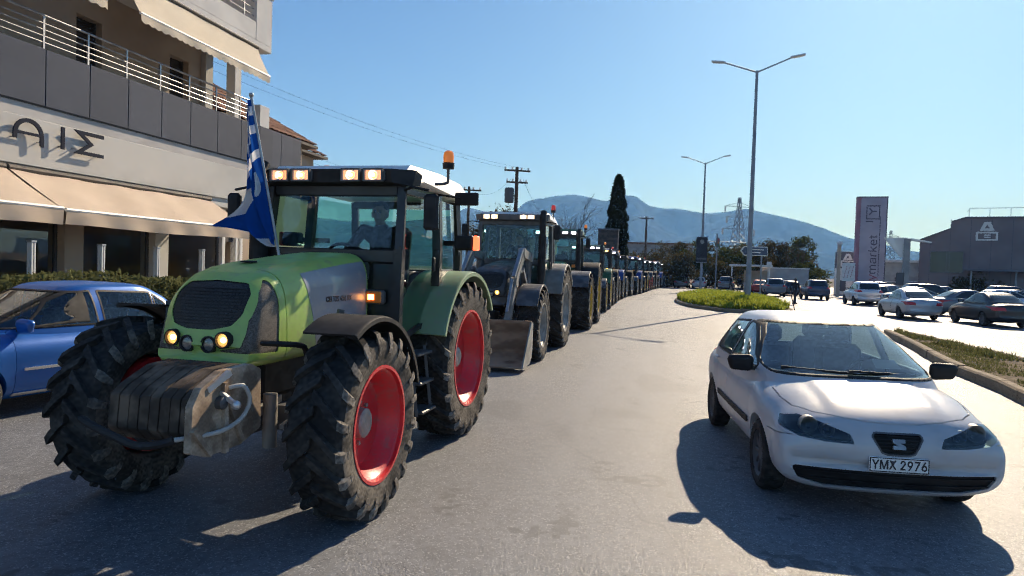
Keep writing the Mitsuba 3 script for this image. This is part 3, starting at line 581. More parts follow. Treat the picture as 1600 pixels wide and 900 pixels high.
# market sign tower and supermarket hall
k = Kit(); HT = 10.6
M('tower_grey', speck((.33, .30, .36), (.39, .36, .42), .8, 3), .8); M('tower_side', speck((.26, .13, .17), (.33, .18, .22), .8, 3), .8); M('tower_ink', speck((.085, .08, .12), (.12, .11, .15), 2, 3), .7); M('tower_pink', speck((.30, .09, .12), (.36, .13, .15), 2, 3), .7)
k.add('body', span((-1.25, 0, 0), (1.7, 1.3, HT), .02), 'tower_grey'); k.add('side_band', span((-1.68, -.01, 0), (-1.253, 1.3, HT - .005), .02), 'tower_side'); k.add('edge_band', span((1.703, .02, 0), (1.82, 1.28, HT - .01), .01), 'tower_ink')
k.add('cap', span((-1.72, -.05, HT), (1.85, 1.35, HT + .1), .02), 'tower_ink')
def vtext(s, h, x, z, mat, nm, y=-.03):
    t = meshkit.text_mesh(s, h, .03); v = np.asarray(t.vertices)    # text along +z, letters' tops to -x
    return k.add(nm, mesh(np.c_[x - v[:, 1], np.full(len(v), y) + .03 - v[:, 2], z + v[:, 0]], t.faces), mat, sm=False)
vtext('my', .95, .75, .55, 'tower_pink', 'lettering_my'); vtext('market', .95, .75, 2.35, 'tower_ink', 'lettering_market')
k.add('rule', span((.98, -.025, 2.2), (1.06, -.003, 8.6)), 'tower_ink')
fr = sg.box(-.62, 8.25, .95, 9.75).difference(sg.box(-.5, 8.37, .83, 9.63)); k.add('logo_frame', extry(fr, -.03, -.003), 'tower_ink')
k.add('logo_tick', extry(stroke([(-.28, 8.75), (.1, 9.1), (.55, 9.1)], .14).union(stroke([(.1, 9.1), (-.28, 9.42)], .14)), -.03, -.003), 'tower_ink')
k.add('logo_bar', span((-.62, -.03, 7.95), (.2, -.003, 8.08)), 'tower_ink')
place(k, 'market_tower', 'tall purple grey sign tower with vertical market lettering', 'sign tower', TM(38.2, 75, 0, -.34) @ T4().scale([.84, 1, 1]))
def ab_logo(k, x, y, z, s, parent):
    k.add('letter_a', extry(sg.Polygon([(x - .5 * s, z), (x - .22 * s, z + .72 * s), (x + .22 * s, z + .72 * s), (x + .5 * s, z)]).difference(sg.Polygon([(x - .16 * s, z + .2 * s), (x, z + .52 * s), (x + .16 * s, z + .2 * s)])), y - .05, y), 'frame_white', parent)
    k.add('frame', extry(rpoly([(x - .75 * s, z - .8 * s), (x + .75 * s, z - .8 * s), (x + .75 * s, z - .08 * s), (x - .75 * s, z - .08 * s)], .05 * s).difference(rpoly([(x - .6 * s, z - .67 * s), (x + .6 * s, z - .67 * s), (x + .6 * s, z - .21 * s), (x - .6 * s, z - .21 * s)], .05 * s)), y - .05, y), 'frame_white', parent)
    k.add('bar', cat(span((x - .2 * s, y - .04, z - .4 * s), (x + .25 * s, y, z - .3 * s)), span((x - .2 * s, y - .04, z - .58 * s), (x + .25 * s, y, z - .48 * s))), 'frame_white', parent)
k = Kit(); k.add('board', span((-1.5, 0, 0), (1.1, .35, 4.9), .03), 'roof_white'); k.add('top_panel', span((-1.5, -.03, 3.0), (1.1, -.002, 4.85)), 'letter_side'); ab_logo(k, -.2, -.035, 3.95, .95, k.name('logo'))
k.add('emblem', mv(lathe([(.001, -.03), (.35, -.03), (.35, -.002), (.001, -.002)], 18, 'y'), -.1, 0, 2.2), 'metal_pale'); k.add('notice', span((-1.1, -.02, .4), (-.3, -.002, 1.6)), 'letter_side')
place(k, 'sign_board', 'lower white and dark sign board with a triangular letter, left of the market tower', 'sign', TM(38.0, 79, 0, -.4))
M('hall_wall', speck((.175, .145, .15), (.22, .185, .185), .35, 4), .85); M('hall_trim', (.13, .125, .14), .6); M('hall_red', (.24, .045, .05), .7); M('hall_green', (.03, .12, .09), .7)
k = Kit()
k.add('wall', extry([(0, 0), (0, 6.5), (2.9, 7.75), (3.0, 8.55), (4.2, 8.95), (30, 8.95), (30, 0)], 0, 18), 'hall_wall')
k.add('coping', cat(bar((0, -.03, 6.55), (2.9, -.03, 7.8), .25, .12), bar((3.0, -.03, 8.6), (4.2, -.03, 9.0), .25, .12), span((4.2, -.15, 8.95), (30, .1, 9.1))), 'hall_trim')
ab_logo(k, 6.3, -.06, 7.55, 1.35, k.name('logo'))
for i in range(14): k.add('wall_seam', span((1 + i * 1.9, -.03, .3), (1.06 + i * 1.9, -.002, 6.3 if i < 1 else 8.8)), 'hall_trim')
for x0, x1, z0, z1 in ((1.1, 4.2, 2.9, 5.2), (13.2, 15.2, 2.0, 4.4), (16.6, 18.6, 2.0, 4.4), (20, 22, 2, 4.4)):
    w = k.add('window', extry(sg.box(x0 - .1, z0 - .1, x1 + .1, z1 + .1).difference(sg.box(x0, z0, x1, z1)), -.08, -.002), 'hall_trim'); k.add('pane', span((x0, -.03, z0), (x1, -.0021, z1)), 'dark_glass', w)
    k.add('mullion', span(((x0 + x1) / 2 - .04, -.06, z0), ((x0 + x1) / 2 + .04, -.0305, z1)), 'hall_trim', w)
k.add('red_panel', span((12.9, -.06, 5.6), (15.2, -.003, 7.7), .01), 'hall_red'); k.add('green_panel', span((16.2, -.06, 6.0), (18.2, -.003, 8.0), .01), 'hall_green')
k.add('canopy', span((4.5, -1.6, 3.1), (30, -.002, 3.3), .02), 'hall_trim')
for x in (5, 9, 13, 17, 21): k.add('canopy_post', tube([(x, -1.4, 0), (x, -1.4, 3.1)], .09, 8), 'concrete')
rr = k.name('roof_rail')
for x in np.arange(4.6, 16.5, 1.9): k.add('post', tube([(x, .6, 8.9), (x, .6, 10.1)], .035, 6), 'metal_pale', rr)
k.add('rail', tube([(4.4, .6, 9.7), (4.7, .6, 10.1), (17.5, .6, 10.05), (18, .6, 9.7)], .04, 6), 'metal_pale', rr)
place(k, 'supermarket', 'large brown supermarket hall with a sloped roof end and a big letter sign', 'building', TM(46.4, 80, 0, -.55))
k = Kit(); k.add('wall', span((0, 0, 0), (9.5, 10, 3.9)), 'concrete'); k.add('roof_edge', span((2.2, -.35, 3.9), (9.7, 10, 4.2), .02), 'render_white'); k.add('vent', span((1.4, 1, 3.9), (2.2, 2, 4.35)), 'hall_trim')
k.add('pipe', tube([(3.5, -.1, 1.6), (9.2, -.1, 1.75)], .08, 8), 'metal_pale')
for x in (1.2, 5.0): w = k.add('window', span((x, -.05, 1.3), (x + 1.2, -.002, 2.2), .01), 'hall_trim'); k.add('pane', span((x + .1, -.07, 1.4), (x + 1.1, -.0505, 2.1)), 'dark_glass', w)
place(k, 'annex', 'low grey annex building between the market tower and the supermarket hall', 'building', TM(40.2, 84, 0, -.5))
k = Kit(); k.add('roof', span((-2.2, -1.5, 2.8), (2.2, 1.5, 3.0), .03), 'frame_white'); k.add('sign', span((1.6, -1.52, 3.0), (2.1, -1.4, 3.35)), 'frame_white')
for x in (-1.9, 1.9):
    for y in (-1.3, 1.3): k.add('post', tube([(x, y, 0), (x, y, 2.8)], .06, 8), 'metal_pale')
k.add('wall', span((-.6, .4, 0), (1.8, 1.25, 2.4), .02), 'wall_beige'); k.add('counter', span((-.55, .2, 0), (1.75, .4, 1.1)), 'render_grey')
place(k, 'kiosk', 'small kiosk with a flat white roof behind the parked cars', 'kiosk', TM(25.8, 76, 0, -.3))
k = Kit(); k.add('wall', span((-2.4, -1.2, .5), (2.4, 1.2, 2.7), .03), 'render_grey'); k.add('skirt', span((-2.3, -1.1, 0), (2.3, 1.1, .5)), 'metal_dark'); k.add('roof', span((-2.5, -1.3, 2.7), (2.5, 1.3, 2.82), .02), 'frame_white')
place(k, 'cabin', 'plain pale cabin behind the red car', 'cabin', TM(30.3, 78, 0, -.3))
def far_house(x, y, w, h, label, rz=-.2, mat='render_white'):
    k = Kit(); k.add('wall', span((0, 0, 0), (w, 8, h)), mat); k.add('roof', span((-.3, -.3, h), (w + .3, 8.3, h + .25)), 'roof_tile')
    for i in range(max(2, int(w / 2.6))):
        for z in np.arange(1.0, h - 1.5, 3.0):
            xx = .8 + i * 2.5; w_ = k.add('window', extry(sg.box(xx - .1, z - .1, xx + 1.1, z + 1.4).difference(sg.box(xx, z, xx + 1, z + 1.3)), -.07, -.002), 'frame_white'); k.add('pane', span((xx, -.03, z), (xx + 1, -.0021, z + 1.3)), 'dark_glass', w_)
    place(k, 'house', label, 'house', TM(x, y, 0, rz))
far_house(20.5, 128, 12, 7.0, 'far low grey house with a dark roof left of the banner', mat='concrete')
far_house(8.5, 132, 9, 6.0, 'far grey house behind the line of tractors', mat='concrete')
far_house(-2.5, 105, 8, 6.2, 'far beige house behind the third tractor', mat='wall_beige')
# ================================================================ trees
def branches(k, base, H, r, rng, spread=.55, n=6, levels=2, fine=.012, mat='bark'):
    tips, ms = [], []
    top = A(base[0] + rng.normal(0, .15), base[1] + rng.normal(0, .15), H * .55)
    k.add('trunk', tube(spl([A(base[0], base[1], -.1), A(*(A(*base)[:2] + rng.normal(0, .08, 2)), H * .28), top], 8), np.linspace(r, r * .55, 8), 8), mat)
    def grow(p, d, L, r, lv):
        d = d / np.linalg.norm(d); e = p + d * L + A(0, 0, .08 * L); mid = p + d * L * .5 + rng.normal(0, .06 * L, 3)
        ms.append(tube(spl([p, mid, e], 5), np.linspace(r, max(fine, r * .5), 5), 5)); tips.append(e); tips.append(mid)
        if lv > 0:
            for _ in range(3): grow(p + (e - p) * rng.uniform(.45, 1), d + rng.normal(0, .55, 3) + A(0, 0, .15), L * rng.uniform(.5, .75), r * .5, lv - 1)
    for i in range(n):
        a = i / n * 6.283 + rng.uniform(-.4, .4); st = A(*base[:2], 0) + (top - A(*base[:2], 0)) * rng.uniform(.5, 1)
        grow(st, A(math.cos(a) * spread, math.sin(a) * spread, rng.uniform(.5, 1.1)), H * rng.uniform(.22, .34), r * .42, levels)
    k.add('limbs', cat(ms), mat, kind='stuff'); return np.array(tips)
def tree(x, y, H, W, n, size, leaf, name, label, cat_, seed, low=.12, group=None, spread=.6):
    rg = np.random.default_rng(seed); k = Kit(); tips = branches(k, (0, 0, 0), H * .82, .045 * H * .45 + .05, rg, spread, 6, 1)
    nc = 26; cz = rg.uniform(low, 1, nc) ** .8; ang = rg.uniform(0, 6.283, nc); rad = np.sqrt(rg.uniform(0, 1, nc)) * W * .5 * np.clip(1.25 - np.abs(cz - .45) * 1.5, .25, 1)
    cc = np.c_[np.cos(ang) * rad, np.sin(ang) * rad, cz * H * .93]; cc = np.vstack([cc, tips[rg.integers(0, len(tips), 12)]])
    idx = rg.integers(0, len(cc), n); d = rg.normal(size=(n, 3)); d /= np.linalg.norm(d, axis=1, keepdims=True)
    P = cc[idx] + d * (rg.uniform(.1, 1, (n, 1)) ** .5) * W * rg.uniform(.10, .19, len(cc))[idx][:, None] * [1, 1, .8]; P[:, 2] = np.clip(P[:, 2], .1, None)
    k.add('crown', leaves(P, size, rg), leaf, sm=False, kind='stuff')
    place(k, name, label, cat_, TM(x, y), group)
# cypress
rg = np.random.default_rng(3); k = Kit(); k.add('trunk', tube([(0, 0, -.1), (0, 0, 4), (0, 0, 10)], [.2, .15, .03], 8), 'bark')
n = 14000; z = rg.uniform(.0, 1, n); prof = 1.22 * np.clip(1 - z, 0, 1) ** .42 * (.62 + .38 * np.clip(z / .25, 0, 1)) * (1 + .10 * np.sin(z * 60) * rg.uniform(0, 1, n)); a = rg.uniform(0, 6.283, n)
cl = meshkit.fbm(np.c_[np.cos(a) * 2.2, np.sin(a) * 2.2, z * 16], 3); rr_ = prof * (1 - rg.uniform(0, 1, n) ** 2.2 * .75) * (.62 + .75 * cl)
k.add('crown', leaves(np.c_[np.cos(a) * rr_, np.sin(a) * rr_, .7 + z * 10.2], .17, rg), 'leaf_cypress', sm=False, kind='stuff')
place(k, 'cypress', 'tall dark pointed cypress tree beside the road', 'tree', TM(9.2, 62.5, -.5))
k = Kit(); k.add('body', span((-.85, -.8, 0), (.85, .8, 6.6), .03), 'wood_shadow_dark'); k.add('lid', span((-.9, -.85, 6.6), (.9, .85, 6.75), .02), 'metal_dark')
place(k, 'hoarding', 'dark square hoarding standing in front of the cypress', 'hoarding', TM(8.2, 60.5, -1.3, -.2))
# bare trees
def bare(x, y, H, label, seed, n=7, leafy=0):
    rg = np.random.default_rng(seed); k = Kit(); tips = branches(k, (0, 0, 0), H * .78, .16, rg, .5, n, 3 if not leafy else 2, .013)
    if leafy:
        idx = rg.integers(0, len(tips), leafy); k.add('crown', leaves(tips[idx] + rg.normal(0, .28, (leafy, 3)), .11, rg), 'leaf_olive', sm=False, kind='stuff')
    place(k, 'bare_tree' if not leafy else 'tree', label, 'tree', TM(x, y))
bare(6.6, 74, 10.2, 'leafless tree with fine twigs left of the cypress', 21)
bare(-.75, 46.5, 7.6, 'scruffy ivy covered tree beside the utility pole', 12, 7, 6000)
bare(34.5, 84, 7.5, 'leafless tree behind the advertising post', 31, 6)
spec_ = [(17.6, 92, 4.6, 5.5, 'leaf_olive', 'low olive brown bush at the far end of the tractor queue'), (21.0, 88, 4.2, 6.0, 'leaf_olive', 'rounded olive bush under the dark banner'),
         (24.8, 94, 6.4, 6.0, 'leaf_dark', 'dark tree behind the traffic light'), (28.0, 91, 5.6, 6.0, 'leaf_dark', 'dark tree behind the kiosk, under the pylon'), (31.6, 96, 5.8, 6.5, 'leaf_olive', 'brownish tree right of the tall street lamp'),
         (35.2, 95, 6.6, 6.6, 'leaf_olive', 'broad brown tree behind the direction sign'), (38.0, 93, 7.2, 6.0, 'leaf_dark', 'tallest dark tree of the row left of the market tower'), (39.6, 99, 5.8, 6.0, 'leaf_olive', 'thin brown tree directly left of the sign board'),
         (51.5, 78, 3.2, 6.0, 'leaf_olive', 'olive shrub in front of the supermarket wall'), (34.5, 82, 3.6, 4.5, 'leaf_dark', 'dark shrub behind the parked dark sedan'), (14.5, 100, 5.0, 5.0, 'leaf_olive', 'bush beyond the last tractors'), (23.0, 101, 6.2, 8.0, 'leaf_olive', 'wide brown tree beyond the banner'), (29.5, 103, 6.4, 8.5, 'leaf_olive', 'wide brown tree right behind the pylon foot'), (33.2, 101, 6.0, 8.0, 'leaf_dark', 'dark tree filling the gap behind the direction sign'), (36.8, 104, 6.4, 8.5, 'leaf_olive', 'brown tree in the back of the row, left of the tallest dark one'),
         (41.5, 103, 6.2, 8.0, 'leaf_olive', 'brown tree just left of the market tower'), (26.3, 88, 3.6, 6.5, 'leaf_olive', 'low brown bush between the banner and the kiosk'), (19.2, 104, 4.6, 7.5, 'leaf_olive', 'low wide bush at the end of the road')]
for i, (x, y, H, W, lf, lab) in enumerate(spec_):
    tree(x, y, H, W, 3600, .20, lf, 'tree' if H > 4.8 else 'bush', lab, 'tree' if H > 4.8 else 'bush', 100 + i, .1, 'trees and bushes behind the car park')
# ================================================================ cars
def pch(pts, x): p = np.array(sorted(pts), float); return PchipInterpolator(p[:, 0], p[:, 1])(x)
def sup(a, e): return np.sign(a) * np.abs(a) ** (2 / e)
def car_solid(S):
    ws = (0.0, -S['wb'])
    xe, xn = S['zt'][0][0], S['zt'][-1][0]
    x = np.unique(np.r_[np.linspace(xe, xe + .3, 12), np.linspace(xe + .3, xn - .35, 48), np.linspace(xn - .35, xn, 20)])
    zt, zb, w = pch(S['zt'], x), pch(S['zb'], x), pch(S['w'], x)
    flare = sum(.018 * np.exp(-((x - c) / .30) ** 4) for c in ws); w = w + flare
    zm = zb + (zt - zb) * S.get('zmid', .52)
    ph = np.linspace(-np.pi / 2, 1.5 * np.pi, 161 if 'crease' in S else 57)[:-1]; c, s = np.cos(ph), np.sin(ph); R = []
    for i in range(len(x)):
        e1 = S.get('e1', 3.2); y = w[i] * sup(c, np.where(s > 0, e1, 4.5)); up = s > 0
        z = np.where(up, zm[i] + (zt[i] - zm[i]) * sup(s, e1), zm[i] + (zm[i] - zb[i]) * sup(s, 4.5))
        if 'crease' in S:
            tt = np.clip((.50 - np.abs(y) / w[i]) / .13 + .5, 0, 1); fade = np.clip((x[i] + .35) / .2, 0, 1) * np.clip((.70 - x[i]) / .25, 0, 1)
            z = z + np.where(s > .2, S['crease'] * fade * tt * tt * (3 - 2 * tt), 0)
        y = y * (1 - .03 * np.clip((zm[i] - z) / .3, 0, 1))
        xx = x[i] - S['bf'] * (np.abs(y) / .85) ** 2.2 * np.clip((x[i] - xn + 1.0), 0, 1) ** 1.5 + S['br'] * (np.abs(y) / .85) ** 2.4 * np.clip(1 - (x[i] - xe), 0, 1) ** 1.5
        R.append(np.c_[xx, y, z])
    low = rings(R)
    def green(L, n=64, e=5.0, inset=0.0):
        a = np.arange(n) / n * 2 * np.pi; R = []
        for z, xf_, xr, w_ in L:
            xc, ha = (xf_ + xr) / 2, (xf_ - xr) / 2 - inset
            ee = np.where(np.cos(a) > 0, S.get('ef', 3.4), e)
            R.append(np.c_[xc + ha * sup(np.cos(a), ee), (w_ - inset) * sup(np.sin(a), 5.5), np.full(n, z)])
        return rings(R)
    G = np.array(S['gh'], float); zz = np.unique(np.r_[np.linspace(G[0, 0], G[-1, 0], 22), G[-4:, 0]])
    L = np.c_[zz, *[PchipInterpolator(G[:, 0], G[:, k])(zz) for k in (1, 2, 3)]]
    top = green(L)
    return low, top, L, green
def wheel(k, x, y, R, w, side, rim, spokes=10, tyre='car_tyre', detail=1):
    g = k.name('wheel'); rr = R * .66; n = 40 if detail else 20
    prof = [(rr * .97, -w * .38), (rr * 1.03, -w * .46), (R * .86, -w * .5), (R * .965, -w * .42), (R, -w * .3), (R, w * .3), (R * .965, w * .42), (R * .86, w * .5), (rr * 1.03, w * .46), (rr * .97, w * .38), (rr * .9, w * .2), (rr * .9, -w * .2)]
    t = rings(np.stack([np.stack([np.cos(a) * np.array(prof)[:, 0], np.array(prof)[:, 1], np.sin(a) * np.array(prof)[:, 0]], -1) for a in np.arange(n) / n * 2 * np.pi]), closed=True, cap=False)
    t = out(t)
    if detail:
        tr = [box((R - .001, yy, 0), (.006, w * .16, .035), 0) for yy in (-w * .2, 0, w * .2)]
        t = cat(t, *[rot(m, 'y', i * 9 + (4.5 if j == 1 else 0)) for i in range(40) for j, m in enumerate(tr)])
    k.add('tyre', mv(t, x, y, R), tyre, g)
    o = side * w * .36
    d = lathe([(.001, o * .75), (rr * .3, o * .9), (rr * .42, o * .62), (rr * .86, o * .55), (rr * .93, o), (rr * 1.0, o * 1.18), (rr * .98, o * .3), (rr * .9, -o * .2), (.001, -o * .2)], n, 'y')
    k.add('rim', mv(d, x, y, R), rim, g)
    if detail:
        sp_ = [rot(box((rr * .58, o * .82, 0), (rr * .66, w * .1, rr * .15), .006), 'y', i * 360 / spokes) for i in range(spokes)]
        k.add('spokes', mv(cat(*sp_), x, y, R), rim, g)
WIN = dict()
def make_car(S, paint, lod):
    """lod 2: hollow cabin with seats behind clear panes, doors cut out; lod 1: dark panes; local origin under the front axle"""
    k = Kit(); low, top, L, green = car_solid(S); wb, Rw = S['wb'], S.get('R', .30)
    whole = man(low) + man(top); B = whole; body0 = unman(whole)
    for xw in (0, -wb):
        c = mv(lathe([(.001, -1.1), (Rw + .045, -1.1), (Rw + .045, 1.1), (.001, 1.1)], 36, 'y'), xw, 0, Rw)
        in_ = m3.Manifold.cube([2.0, 2 * (S['W'] / 2 - .27), 2.0], True).translate([xw, 0, 0])
        B = B - (man(c) - in_)
    W2 = S['W'] / 2
    skin = man(off(body0, -.012)) if lod == 2 else None
    def prismy(poly, side, y0=.3): a, b = sorted((side * y0, side * 1.2)); return man(extry(poly, a, b))
    wins = [('side_window', [prismy(p, s) for s in (-1, 1)], p) for p in S['side']]
    wsp = rpoly(S['wind'], .05); rwp = rpoly(S['rear'], .05)
    xm = -S['gh'][0][1]
    fprism = man(extrx(wsp, S['wx'], 1.2)); rprism = man(extrx(rwp, -6, S['rx']))
    def facing_part(M_, ax, sgn, lim=.25):
        m = unman(M_); nrm = m.face_normals[:, ax] * sgn; q = m.submesh([np.where(nrm > lim)[0]], append=True); return mesh(q.vertices, q.faces)
    if lod == 2:
        Z0 = .42; GI = [(Z0, L[0, 1] - .06, L[0, 2] + .10, L[0, 3] - .06)] + [(z, a - .06, b + .06, c_ - .045) for z, a, b, c_ in L if z < S['gh'][-1][0] - .05]
        B = B - man(green(GI))
        gw = k.name('windscreen')
        k.add('glass', mv(facing_part(whole ^ fprism, 0, 1, .12), -.002, 0, 0), 'glass_car', gw, sm=True)
        B = B - fprism
        k.add('glass', facing_part(whole ^ rprism, 0, -1, .12), 'glass_car', k.name('rear_window'), sm=True); B = B - rprism
        for nm, P, p in wins:
            for s, pr in zip((-1, 1), P):
                k.add('glass', facing_part(whole ^ pr, 1, s), 'glass_car', k.name('side_window'), sm=True); B = B - pr
        fl = man(off(body0, .004)); inn = man(off(body0, -.012))
        for p in S['side']:
            ring = sg.Polygon(p).buffer(.022, join_style=1).difference(sg.Polygon(p).buffer(.0))
            for s in (-1, 1): k.add('seal', unman((fl - man(off(body0, -.006))) ^ prismy(ring, s)), 'black_plastic', k.name('window_trim'))
        ring = wsp.buffer(.02).difference(wsp); k.add('windscreen_seal', unman((man(off(body0, .003)) - man(off(body0, -.006))) ^ man(extrx(ring, S['wx'] - .05, 1.2))), 'black_plastic')
        for p in S['doors']:
            for s in (-1, 1):
                q = rpoly(p, .04); pr = prismy(q, s, W2 - .22); d = k.name('door')
                D = B ^ pr; k.add('shell', unman(D), paint, d); B = B - prismy(q.buffer(.0055), s, W2 - .22)
                if s:
                    hx = min(a for a, b in p) + .16; hz = .86
                    yy = np.abs(np.asarray(body0.vertices)[(np.abs(body0.vertices[:, 0] - hx) < .12) & (np.abs(body0.vertices[:, 2] - hz) < .06)][:, 1]).max()
                    k.add('handle', box((hx, s * (yy + .012), hz), (.17, .03, .035), .012), paint, d)
        if 'hoodcut' in S:
            lines = shapely.union_all([sg.LineString(l).buffer(.006) for l in S['hoodcut']])
            B = B - (man(extr(lines, .5, 1.3)) - man(off(body0, -.025)))
            for s in (-1, 1): B = B - (prismy(sg.LineString([(.28, .585), (.45, .60), (.66, .615)]).buffer(.0045), s, .5) - man(off(body0, -.02))); B = B - (prismy(sg.LineString([(-3.0, .60), (-3.4, .60)]).buffer(.0045), s, .4) - man(off(body0, -.02)))
    k.add('body', unman(B), paint)
    fl2 = man(off(body0, .004))
    if lod < 2:
        sub = man(off(body0, -.02))
        k.add('windscreen', unman((fl2 - sub) ^ fprism), 'dark_glass'); k.add('rear_window', unman((fl2 - sub) ^ rprism), 'dark_glass')
        for nm, P, p in wins:
            for pr in P: k.add('side_window', unman((fl2 - sub) ^ pr), 'dark_glass')
        for p in S['doors']:
            ln = sg.LineString(list(p) + [p[0]]).buffer(.006)
            for s in (-1, 1): k.add('door_seam', unman((man(off(body0, .002)) - sub) ^ prismy(ln, s)), 'black_plastic', k.name('door'))
    def skin_patch(nm, poly, ax, mat, d0=-.006, d1=.004, parent='', lim=None, y0=.3, sides=(1,), xlim=None):
        sh = man(off(body0, d1)) - man(off(body0, d0)); P_ = rpoly(poly, .012) if not isinstance(poly, sg.base.BaseGeometry) else poly
        if ax == 'x': pr = man(extrx(P_, *(xlim or (S['wx'] + .5, 2))))
        elif ax == '-x': pr = man(extrx(P_, -7, -wb))
        else: return [k.add(nm, unman(sh ^ prismy(P_, s, y0)), mat, parent) for s in sides]
        return k.add(nm, unman(sh ^ pr), mat, parent)
    for xw in (0, -wb):
        for s in (-1, 1): wheel(k, xw, s * (W2 - .11), Rw, .2, s, S.get('rim', 'metal_pale'), 10, detail=1 if lod == 2 else 0)
    # lights: front pockets with bowls behind a clear cover (near cars) or glossy patches
    for s in (-1, 1):
        p = [(s * y, z) for y, z in S['lamp']]
        h = k.name('headlight')
        if lod == 2:
            k.parts[[i for i, q in enumerate(k.parts) if q[0] == 'body'][0]] = ('body', None, None, None) if 0 else k.parts[[i for i, q in enumerate(k.parts) if q[0] == 'body'][0]]
            pr = man(extrx(rpoly(p, .012), 0, 2)); pocket = pr - man(off(body0, -.07)); B = B - pocket
            k.add('housing', unman((man(off(body0, -.066)) - man(off(body0, -.085))) ^ pr), 'graphite', h)
            for yy, zz, r in ((.60, .69, .062), (.47, .665, .048)):
                xx = np.asarray(body0.vertices); sel = (np.abs(xx[:, 1] - s * yy) < .05) & (np.abs(xx[:, 2] - zz) < .05) & (xx[:, 0] > 0); x0 = xx[sel][:, 0].max() if sel.any() else .6
                k.add('reflector', mv(lathe([(.001, -.085), (r * .5, -.08), (r, -.03), (r * 1.08, -.03), (r * 1.08, -.09), (.001, -.09)], 18, 'x'), x0 - .03, s * yy, zz), 'hub_grey', h)
                k.add('bulb', ball((x0 - .075, s * yy, zz), r * .3, 1), 'hub_grey', h)
            k.add('cover', facing_part(man(off(body0, -.001)) ^ pr, 0, 1, .1), 'glass_car', h, sm=True)
            k.parts = [(n_, mikit.ply(unman(B), paint, smooth=35), l_, d_) if n_ == 'body' else (n_, q_, l_, d_) for n_, q_, l_, d_ in k.parts]
        else: skin_patch('lens', p, 'x', 'lamp_glass', parent=h)
        t = k.name('tail_light'); skin_patch('lens', [(s * y, z) for y, z in S['tail']], '-x', 'tail_red', -.01, .012, parent=t)
    if lod == 2:
        def pocket(nm, poly, depth, mat, ins):
            nonlocal B
            pr = man(extrx(rpoly(poly, .02), .3, 2)); B = B - (pr - man(off(body0, -depth)))
            k.add(nm, unman((man(off(body0, -depth + .004)) - man(off(body0, -depth - .012))) ^ pr), mat, ins)
            k.parts = [(n_, mikit.ply(unman(B), paint, smooth=35), l_, d_) if n_ == 'body' else (n_, q_, l_, d_) for n_, q_, l_, d_ in k.parts]
            return pr
        gp = k.name('grille'); pr = pocket('back', S['grille'], .03, 'black_plastic', gp)
        sh = man(off(body0, -.008)) - man(off(body0, -.03))
        for z in np.arange(.51, .70, .024): k.add('slat', unman(sh ^ (pr ^ man(span((.3, -.4, z), (2, .4, z + .008))))), 'black_plastic', gp)
        P_ = rpoly(S['grille'], .02); k.add('surround', unman((man(off(body0, .003)) - man(off(body0, -.02))) ^ man(extrx(P_.difference(P_.buffer(-.012)), .3, 2))), 'graphite', gp)
        xg = np.asarray(body0.vertices); x0 = xg[(np.abs(xg[:, 1]) < .1) & (np.abs(xg[:, 2] - .6) < .05), 0].max()
        em = [(-.04, .034), (.04, .034), (.04, .014), (-.008, .014), (.04, -.014), (.04, -.034), (-.04, -.034), (-.04, -.014), (.008, -.014), (-.04, .014)]
        k.add('emblem', rot(mv(extrx(sg.Polygon(em).buffer(.004), -.01, .012), x0 + .002, 0, .605), 'y', -22, (x0, 0, .605)), 'steel', gp)
        gi = k.name('lower_intake'); pr = pocket('back', S['intake'], .03, 'black_plastic', gi)
        for z in (.30, .36): k.add('slat', unman(sh ^ (pr ^ man(span((.1, -.9, z), (2, .9, z + .008))))), 'black_plastic', gi)
        if 'strip' in S: skin_patch('rubbing_strip', S['strip'], 'y', S.get('strip_mat', 'black_plastic'), -.006, .016, y0=.5, sides=(-1, 1))
        if 'sill' in S: skin_patch('sill_strip', S['sill'], 'y', 'metal_pale', -.006, .012, y0=.5, sides=(-1, 1))
        # number plate
        x0 = xg[(np.abs(xg[:, 1]) < .22) & (np.abs(xg[:, 2] - .455) < .085), 0].max() + .004
        pl = k.name('number_plate'); k.add('plate', box((x0, 0, .458), (.012, .42, .112), .003), 'plate_white', pl)
        k.add('border', extrx(sg.box(-.207, .405, .207, .511).difference(sg.box(-.200, .412, .200, .504)), x0 + .0055, x0 + .0075), 'plate_ink', pl)
        if S.get('plate'):
            t = meshkit.text_mesh(S['plate'], .066, .002, True); v = np.asarray(t.vertices); wd = v[:, 0].max() - v[:, 0].min(); sc = min(1, .385 / wd)
            yy = (v[:, 0] - v[:, 0].min()) * sc - .385 / 2 * (wd * sc / .385)
            k.add('characters', mesh(np.c_[x0 + .006 + v[:, 2], yy, .427 + v[:, 1]], t.faces), 'plate_ink', pl, sm=False)
            k.add('sticker', lathe([(.001, 0), (.011, 0), (.011, .002), (.001, .002)], 12, 'x').apply_translation((x0 + .006, -.045, .48)), 'paint_navy', pl)
        # cabin
        xs = S['seatx']; fl_ = .40
        k.add('cabin_floor', span((L[0, 1] - .3, -.62, fl_ + .02), (L[0, 2] + .3, .62, fl_ + .05)), 'dash')
        cab_x = S['wind_base']
        k.add('dashboard', hull([(cab_x - .05, sy * .62, .90) for sy in (-1, 1)] + [(cab_x - .45, sy * .64, .93) for sy in (-1, 1)] + [(cab_x - .62, sy * .62, .86) for sy in (-1, 1)] + [(cab_x - .55, sy * .62, .5) for sy in (-1, 1)] + [(cab_x - .1, sy * .6, .5) for sy in (-1, 1)]), 'dash')
